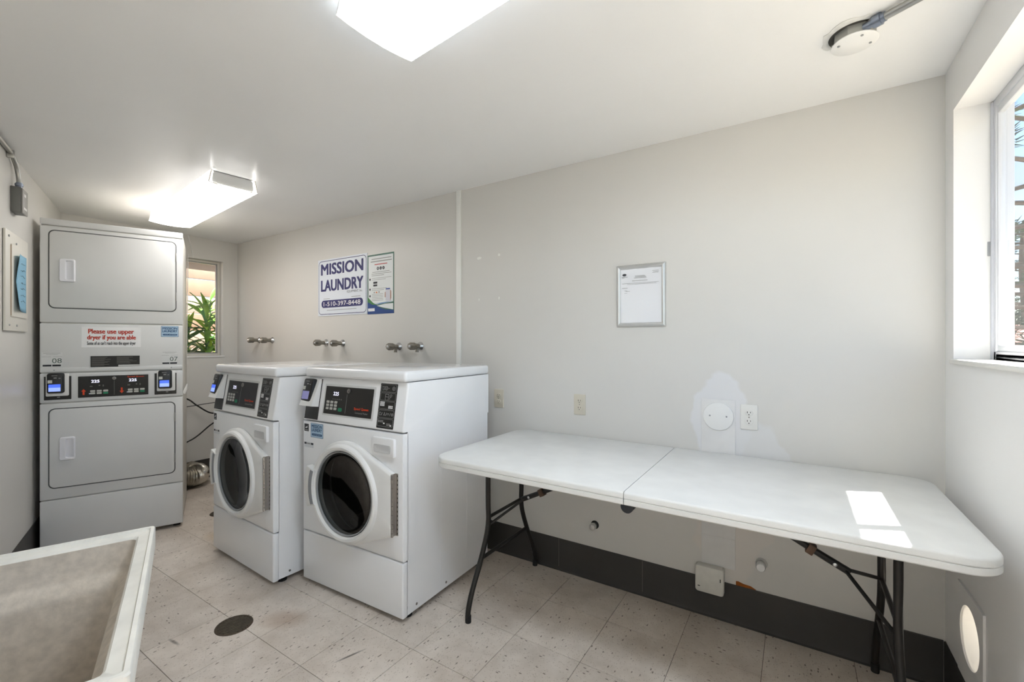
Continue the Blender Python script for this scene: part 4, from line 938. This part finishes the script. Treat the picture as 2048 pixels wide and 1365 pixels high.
# ------------------------------------------------------------------ skew front wall: breaker panel, blue sheet, switch box with conduit
FA = 160.42
def on_front(kind, x, z): return empty(kind, (x, wf(x), z), FA)
bp_ = tag(on_front('breaker_panel', -3.367, 1.363), 'painted electrical breaker panel on the wall left of the dryer', 'breaker panel')
PW = 0.44; PAN = M('panel_paint', (224, 221, 212), 0.42)
box('trim_plate', 0.0, PW, -0.012, -0.002, 0.0, 0.520, PAN, bp_, 0.002); box('back_shadow_gap', 0.004, PW - 0.004, -0.003, 0.0, 0.004, 0.516, DARK, bp_)
dr = box('door', 0.085, PW - 0.05, -0.018, -0.011, 0.075, 0.455, PAN, bp_, 0.002)
box('door_edge', 0.0835, 0.086, -0.0165, -0.011, 0.080, 0.450, M('brown_edge', (184, 168, 150), 0.9), dr)
for x, z in ((0.06, 0.03), (0.20, 0.03), (0.05, 0.49), (0.19, 0.47)):
    bm = bmesh.new(); add_plate(bm, circ(x, z, 0.006, 10), -0.011, -0.016, 0.001); fin('screw', bm, GREYP, bp_)
bs = tag(on_front('paper_sheet', -3.475, 1.478), 'curled pale blue paper sheet stuck to the breaker panel', 'paper')
bm = bmesh.new(); V = []
for i in range(9):
    for j in range(13):
        x = 0.245 * i / 8; z = 0.295 * j / 12; cur = 0.020 * (1 - i / 8) ** 2 * (0.35 + abs(j / 12 - 0.5) * 1.4)
        V.append(bm.verts.new((x + (0.006 if j > 9 else 0), -0.0195 - cur, z + 0.02 * math.sin(i / 8 * 1.5) * (j / 12 - 0.5))))
for i in range(8):
    for j in range(12): bm.faces.new((V[i * 13 + j], V[(i + 1) * 13 + j], V[(i + 1) * 13 + j + 1], V[i * 13 + j + 1]))
sh = fin('sheet', bm, M('blue_paper', (134, 182, 208), 0.7), bs, 80); md = sh.modifiers.new('thickness', 'SOLIDIFY'); md.thickness = 0.0006
bm = bmesh.new()
for k in range(7):
    z = 0.05 + 0.034 * k; n = random.randint(5, 9)
    add_tube(bm, [(0.10 + 0.09 * q / n, -0.0255, z + random.uniform(-.006, .006)) for q in range(n + 1)], 0.0008, 4)
fin('handwriting', bm, DARKINK, bs, 0)
sb = tag(on_front('switch_box', -3.500, 2.000), 'small grey metal switch box with conduit high on the wall above the breaker panel', 'switch box')
BOXG = M('grey_box', (110, 111, 108), 0.5)
box('box', 0.0, 0.105, -0.040, 0.0, 0.0, 0.135, BOXG, sb, 0.003)
cv = box('cover', -0.001, 0.100, -0.047, -0.040, -0.004, 0.128, M('grey_cover', (148, 146, 142), 0.4), sb, 0.003)
quads('switch_tag', [(0.025, 0.06, 0.09, 0.105), (0.02, 0.08, 0.02, 0.032)], -0.047, WHITEP, cv)
tube('conduit', smooth_path([(0.045, -0.024, 0.155), (0.043, -0.022, 0.20), (0.020, -0.018, 0.248), (-0.05, -0.016, 0.284), (-0.16, -0.016, 0.292), (-0.45, -0.016, 0.292), (-1.2, -0.016, 0.292)], 6), 0.0105, M('galvanised', (172, 172, 168), 0.3, 0.85), sb, 12)
bm = bmesh.new(); add_tube(bm, [(0.045, -0.024, 0.134), (0.045, -0.024, 0.146), (0.045, -0.024, 0.147), (0.045, -0.024, 0.160), (0.045, -0.024, 0.161), (0.045, -0.024, 0.166)], [0.013, 0.013, 0.0165, 0.0165, 0.013, 0.013], 14); fin('connector', bm, M('blue_steel', (138, 146, 160), 0.3, 0.8), sb)
box('conduit_strap', -0.075, -0.060, -0.029, 0.0, 0.262, 0.303, M('galvanised', (172, 172, 168), 0.3, 0.85), sb, 0.002)

# ------------------------------------------------------------------ ceiling junction box with conduit
cj = tag(empty('ceiling_junction_box', (0.162, 1.815, ZC), 0), 'white round ceiling junction box with a metal conduit near the wide window', 'junction box')
bm = bmesh.new(); oc = [(0.058 * math.cos(R(22.5 + 45 * k)), 0.058 * math.sin(R(22.5 + 45 * k))) for k in range(8)]
add_rings(bm, [[(x, y, -0.0005) for x, y in oc], [(x, y, -0.030) for x, y in oc]]); fin('box', bm, M('galvanised_dull', (176, 176, 170), 0.45, 0.5), cj, 20)
bm = bmesh.new(); lathe(bm, [(0.062, -0.031), (0.063, -0.034), (0.060, -0.036)], 32); fin('cover', bm, WHITEP, cj)
for ang in (200, 20, 290):
    bm = bmesh.new(); lathe(bm, [(0.004, -0.036), (0.004, -0.0385)], 8, Matrix.Translation((0.045 * math.cos(R(ang)), 0.045 * math.sin(R(ang)), 0))); fin('screw', bm, GREYP, cj)
p0 = Vector((0.030, -0.055, -0.019)); dv = Vector((0.86, -0.5, 0)).normalized()
tube('conduit', [p0 + dv * t_ for t_ in (0.02, 0.12, 0.23)] , 0.0115, M('galvanised', (172, 172, 168), 0.3, 0.85), cj, 12)
bm = bmesh.new(); add_tube(bm, [p0 - dv * 0.012, p0 + dv * 0.012, p0 + dv * 0.013, p0 + dv * 0.034, p0 + dv * 0.035, p0 + dv * 0.044], [0.012, 0.012, 0.0185, 0.0185, 0.014, 0.014], 14); fin('connector', bm, M('blue_steel', (138, 146, 160), 0.3, 0.8), cj)
pt_ = tag(empty('broken_plaster', (0.162, 1.815, ZC)), 'ragged broken plaster edge around the ceiling junction box', 'plaster')
for nm, a0, a1, r0, r1, mt in (('gap', 150, 300, 0.050, 0.071, M('plaster_gap', (74, 72, 68), 0.9)), ('plaster_rim', 140, 310, 0.070, 0.088, M('rough_plaster', (226, 225, 221), 0.8, var=0.12, vscale=40))):
    bm = bmesh.new(); n = 16; o_ = []; i_ = []
    for k in range(n + 1):
        a = R(a0 + (a1 - a0) * k / n); q = r1 * random.uniform(.92, 1.08); o_.append((q * math.cos(a), q * math.sin(a))); i_.append((r0 * math.cos(a), r0 * math.sin(a)))
    vo = [bm.verts.new((x, y, -0.0012 if nm == 'gap' else -0.002)) for x, y in o_]; vi = [bm.verts.new((x, y, -0.0012 if nm == 'gap' else -0.004)) for x, y in i_]
    wo = [bm.verts.new((x, y, -0.0003)) for x, y in o_]; wi = [bm.verts.new((x, y, -0.0003)) for x, y in i_]
    for k in range(n):
        bm.faces.new((vo[k], vo[k + 1], vi[k + 1], vi[k])); bm.faces.new((wo[k], wi[k], wi[k + 1], wo[k + 1])); bm.faces.new((vo[k], wo[k], wo[k + 1], vo[k + 1])); bm.faces.new((vi[k], vi[k + 1], wi[k + 1], wi[k]))
    fin(nm, bm, mt, pt_, 20)

# ------------------------------------------------------------------ floor drains
def drain(x, y, label):
    o = tag(empty('floor_drain', (x, y, 0.0)), label, 'drain', 'round floor drains')
    bm = bmesh.new(); lathe(bm, [(0.077, 0.0002), (0.076, 0.0022), (0.067, 0.0026), (0.066, 0.0008)], 32); fin('rim', bm, M('drain_bronze', (84, 74, 62), 0.4, 0.7, 0.25, 40), o)
    bm = bmesh.new()
    for k in range(-6, 7):
        yy = k * 0.010; hw = math.sqrt(max(0.0, 0.065 ** 2 - yy ** 2))
        add_box(bm, -hw, hw, yy - 0.003, yy + 0.003, 0.0008, 0.0024)
    bmesh.ops.rotate(bm, verts=bm.verts, cent=(0, 0, 0), matrix=Matrix.Rotation(0.9, 3, 'Z')); fin('grate', bm, M('drain_steel', (112, 104, 92), 0.35, 0.8, 0.3, 50), o)
    bm = bmesh.new(); lathe(bm, [(0.0655, 0.0003), (0.065, 0.0009)], 24); fin('sump', bm, M('sump_dark', (48, 42, 36), 0.8), o)
drain(-2.172, 1.018, 'round dark metal floor drain in front of the washers')
drain(-3.690, 1.640, 'round floor drain half hidden behind the farther washer')

# ------------------------------------------------------------------ exhaust duct, cables and pipe behind the machines
du = tag(empty('foil_duct', (-4.43, 1.77, 0.0)), 'crinkled silver foil exhaust duct behind the dryer', 'duct')
path = smooth_path([(-0.20, -0.35, 0.12), (-0.13, -0.12, 0.11), (-0.10, 0.0, 0.103), (-0.16, 0.075, 0.105), (-0.26, 0.04, 0.12)], 16)
bm = bmesh.new(); rings = []; u = None
for i, p in enumerate(path):
    dd = (path[min(i + 1, len(path) - 1)] - path[max(i - 1, 0)]).normalized()
    if u is None: u, w_ = frame_of(dd)
    else: u = (u - dd * u.dot(dd)).normalized(); w_ = dd.cross(u)
    rings.append([p + (u * math.cos(2 * math.pi * k / 28) + w_ * math.sin(2 * math.pi * k / 28)) * (0.082 + (0.007 if i % 2 else -0.005) + random.uniform(-.0035, .0035)) for k in range(28)])
add_rings(bm, rings, True, True); fin('duct_hose', bm, M('foil', (205, 200, 190), 0.22, 1.0, 0.1, 60), du, 25)
CAB = M('black_cable', (24, 22, 20), 0.5)
for pts, r_, lb in (([(-4.72, 1.60, 0.86), (-4.72, 1.80, 0.785), (-4.70, 1.878, 0.715), (-4.68, 1.98, 0.635), (-4.64, 2.06, 0.632), (-4.50, 2.16, 0.66), (-4.3, 2.2, 0.68)], 0.0065, 'thick black cable sagging in the upper gap behind the dryer'),
                    ([(-4.72, 1.62, 0.70), (-4.72, 1.86, 0.712), (-4.70, 1.96, 0.722), (-4.62, 2.08, 0.735), (-4.4, 2.18, 0.74)], 0.0035, 'thin black wire running level above the sagging cable'),
                    ([(-4.76, 1.66, 0.32), (-4.75, 1.825, 0.380), (-4.74, 1.903, 0.425), (-4.70, 2.0, 0.52), (-4.64, 2.085, 0.58), (-4.5, 2.18, 0.66)], 0.0065, 'black cable rising toward the washer, lowest of the three')):
    o = tag(tube('power_cable', smooth_path(pts, 6), r_, CAB, None, 8), lb, 'cable', 'black cables behind the machines')
pp = tag(empty('floor_pipe', (XL, 1.62, 0)), 'thin cream pipe lying along the skirting behind the dryer', 'pipe')
tube('pipe', [(0.045, 0.0, 0.045), (0.045, 0.60, 0.050)], 0.013, M('cream_pipe', (206, 198, 180), 0.5), pp, 10)
for yy in (0.06, 0.53): box('pipe_rest', 0.030, 0.060, yy, yy + 0.02, 0.0, 0.036, DARK, pp)

# ------------------------------------------------------------------ outside the narrow window: siding, block wall, shrub
struct(box('ground', -30, 40, -25, 60, -0.9, -0.6, M('outdoor_ground', (150, 140, 122), 0.9, var=0.2, vscale=2)), 'dry ground outside')
sd = tag(empty('siding_wall', (-6.05, 1.0, -0.6), 90), 'pale wooden board siding seen through the narrow window', 'siding')
WOODS = [M('bare_wood_%d' % k, c, 0.7, var=0.18, vscale=5, bump=0.4, bscale=30) for k, c in enumerate(((140, 116, 94), (146, 125, 106), (132, 102, 78), (150, 133, 116)))]
zs_ = [1.62, 1.83, 2.04, 2.25, 2.46, 2.67]
for k, z in enumerate(zs_): box('board', -1.2, 2.6, 0.0 + 0.004 * (k % 2), 0.03, z, z + 0.204, WOODS[k % 4], sd, 0.004)
box('stucco_ledge', -1.2, 2.6, -0.05, 0.03, 2.885, 2.965, M('pebble_dash', (132, 127, 120), 0.9, var=0.5, vscale=60, bump=1.0, bscale=70), sd, 0.01)
box('fascia_board', -1.2, 2.6, -0.02, 0.03, 2.97, 3.16, M('orange_wood', (146, 98, 72), 0.7, var=0.15, vscale=8), sd, 0.004)
box('stucco_band', -1.2, 2.6, -0.01, 0.03, 3.165, 3.75, M('pebble_dash', (214, 208, 198), 0.9), sd, 0.004)
bm = bmesh.new(); add_box(bm, 0.42, 0.56, -0.55, 0.0, 3.02, 3.16); bmesh.ops.rotate(bm, verts=bm.verts, cent=(0.5, -0.1, 3.1), matrix=Matrix.Rotation(R(-25), 3, 'Y')); fin('rafter_tail', bm, M('olive_paint', (150, 140, 112), 0.6), sd)
bw = tag(empty('block_wall', (-5.75, 1.0, -0.6), 90), 'low grey concrete block wall outside the narrow window', 'block wall')
CB = M('concrete_block', (126, 125, 126), 0.85, var=0.12, vscale=12, bump=0.6, bscale=80)
for r_ in range(8):
    for k in range(9):
        x = -1.2 + 0.42 * k + (0.21 if r_ % 2 else 0.0); box('block', x, x + 0.41, 0.0, 0.19, 0.21 * r_, 0.21 * r_ + 0.20, CB, bw, 0.006)
sh_ = tag(empty('leafy_shrub', (-5.33, 2.24, -0.6), 0), 'bright green long-leaved shrub outside the narrow window', 'shrub')
LEAFS = [M('leaf_%d' % k, c, 0.45, var=0.15, vscale=20) for k, c in enumerate(((112, 150, 48), (86, 128, 46), (60, 98, 48), (150, 178, 60)))]
lme = []
for m in LEAFS:
    bm = bmesh.new(); n = 6; L_ = []
    for k in range(n + 1):
        t_ = k / n; w_ = 0.021 * math.sin(math.pi * min(1, t_ * 0.95 + 0.05)) ** 0.8 + 0.0008
        z = 0.05 * t_ - 0.12 * t_ * t_
        L_.append([bm.verts.new((0.24 * t_, -w_, z + 0.006)), bm.verts.new((0.24 * t_, 0, z)), bm.verts.new((0.24 * t_, w_, z + 0.006))])
    for p, q in zip(L_, L_[1:]):
        for e in (0, 1): bm.faces.new((p[e], p[e + 1], q[e + 1], q[e]))
    me = bpy.data.meshes.new('leaf'); bm.to_mesh(me); bm.free(); me.materials.append(m); me.shade_smooth(); lme.append(me)
for k in range(9):
    dx, dy = random.uniform(-.10, .14), random.uniform(-.24, .16); hh = random.uniform(1.65, 2.2)
    if k == 0: dx, dy, hh = 0.0, 0.02, 2.36
    tip = Vector((dx, dy, hh)); tube('stem', smooth_path([(dx * .2, dy * .2, 0), (dx * .6, dy * .6, hh * .6), tip], 4), 0.005, LEAFS[2], sh_, 6)
    for q in range(33):
        t_ = 1 - (q / 33) * 0.36; base = Vector((dx * (0.3 + .7 * t_), dy * (0.3 + .7 * t_), hh * t_))
        o = bpy.data.objects.new('leaf', random.choice(lme)); COL.objects.link(o); o.parent = sh_; o.location = base
        o.rotation_euler = (random.uniform(-.5, .5), random.uniform(-1.0, .5) - (0.5 if q < 4 else 0), random.uniform(0, 6.28)); sc = random.uniform(.85, 1.35); o.scale = (sc, sc, sc)

# ------------------------------------------------------------------ outside the wide window: pine trees and a roof
BARK = M('bark', (92, 78, 68), 0.9, var=0.3, vscale=20)
NEED = [M('needles_%d' % k, c, 0.7) for k, c in enumerate(((58, 78, 50), (74, 92, 56), (48, 66, 46)))]
def needle_clump(bm, c, r, n):
    for k in range(n):
        d = Vector((random.gauss(0, 1), random.gauss(0, 1), random.gauss(0, .6))).normalized(); p = c + d * r * random.uniform(.0, .75)
        q = p + (d + Vector((random.uniform(-.6, .6), random.uniform(-.6, .6), random.uniform(-.2, .6)))).normalized() * r * 0.55
        s_ = (q - p).cross(Vector((random.random(), random.random(), random.random()))).normalized() * r * 0.05
        bm.faces.new([bm.verts.new(v) for v in (p - s_, p + s_, q)])
def pine(x, y, h, label, seed, z0=-0.6, low=0.25, thick=0.11):
    random.seed(seed)
    t = tag(empty('pine_tree', (x, y, z0)), label, 'tree', 'pine trees outside the wide window')
    tube('trunk', smooth_path([(0, 0, 0), (0.05, -.04, h * .4), (-.04, .05, h * .75), (0, 0, h)], 4), [thick * (1 - .8 * k / 12) for k in range(13)], BARK, t, 8)
    for k in range(18):
        zz = h * (low + (1 - low) * k / 18); a = random.uniform(0, 6.28) if k % 2 else math.pi + random.gauss(0, .5); L_ = (h - zz) * 0.30 + 0.6
        e = Vector((math.cos(a) * L_, math.sin(a) * L_, zz + random.uniform(-.1, .35)))
        pts = smooth_path([(0, 0, zz), (e.x * .5, e.y * .5, zz + .05), e], 3)
        br = tube('branch', pts, [.035 * (1 - .7 * i / (len(pts) - 1)) for i in range(len(pts))], BARK, t, 6)
        bm = bmesh.new()
        for q in range(7): needle_clump(bm, e * (0.55 + .09 * q) * 1.0 if False else Vector((e.x * (.45 + .1 * q), e.y * (.45 + .1 * q), zz + (e.z - zz) * (.45 + .1 * q) + random.uniform(-.1, .15))), random.uniform(.18, .32), 70)
        nd = fin('needles', bm, NEED[k % 3], br, 0); nd['kind'] = 'stuff'
pine(2.68, 8.6, 7.0, 'tall pine tree with thin branches nearest the wide window', 11, low=0.3)
pine(3.98, 13.0, 4.3, 'shorter dense pine tree behind the tall one', 5, low=0.15)
pine(8.0, 27.0, 7.0, 'distant dark pine tree behind the red roof', 9, low=0.1, thick=0.2)
hs = tag(empty('neighbour_house', (6.0, 17.0, -0.6), -15), 'low house with a reddish roof beyond the wide window', 'house')
box('wall', -4, 4, 0, 4, 0, 1.55, M('house_wall', (150, 140, 130), 0.8), hs)
poly_obj('roof', [(-4.4, -.5, 1.5), (4.4, -.5, 1.5), (4.4, 2, 2.45), (-4.4, 2, 2.45), (4.4, 4.5, 1.5), (-4.4, 4.5, 1.5)], [(0, 1, 2, 3), (3, 2, 4, 5)], M('red_roof', (146, 98, 90), 0.85, var=0.2, vscale=10), hs)
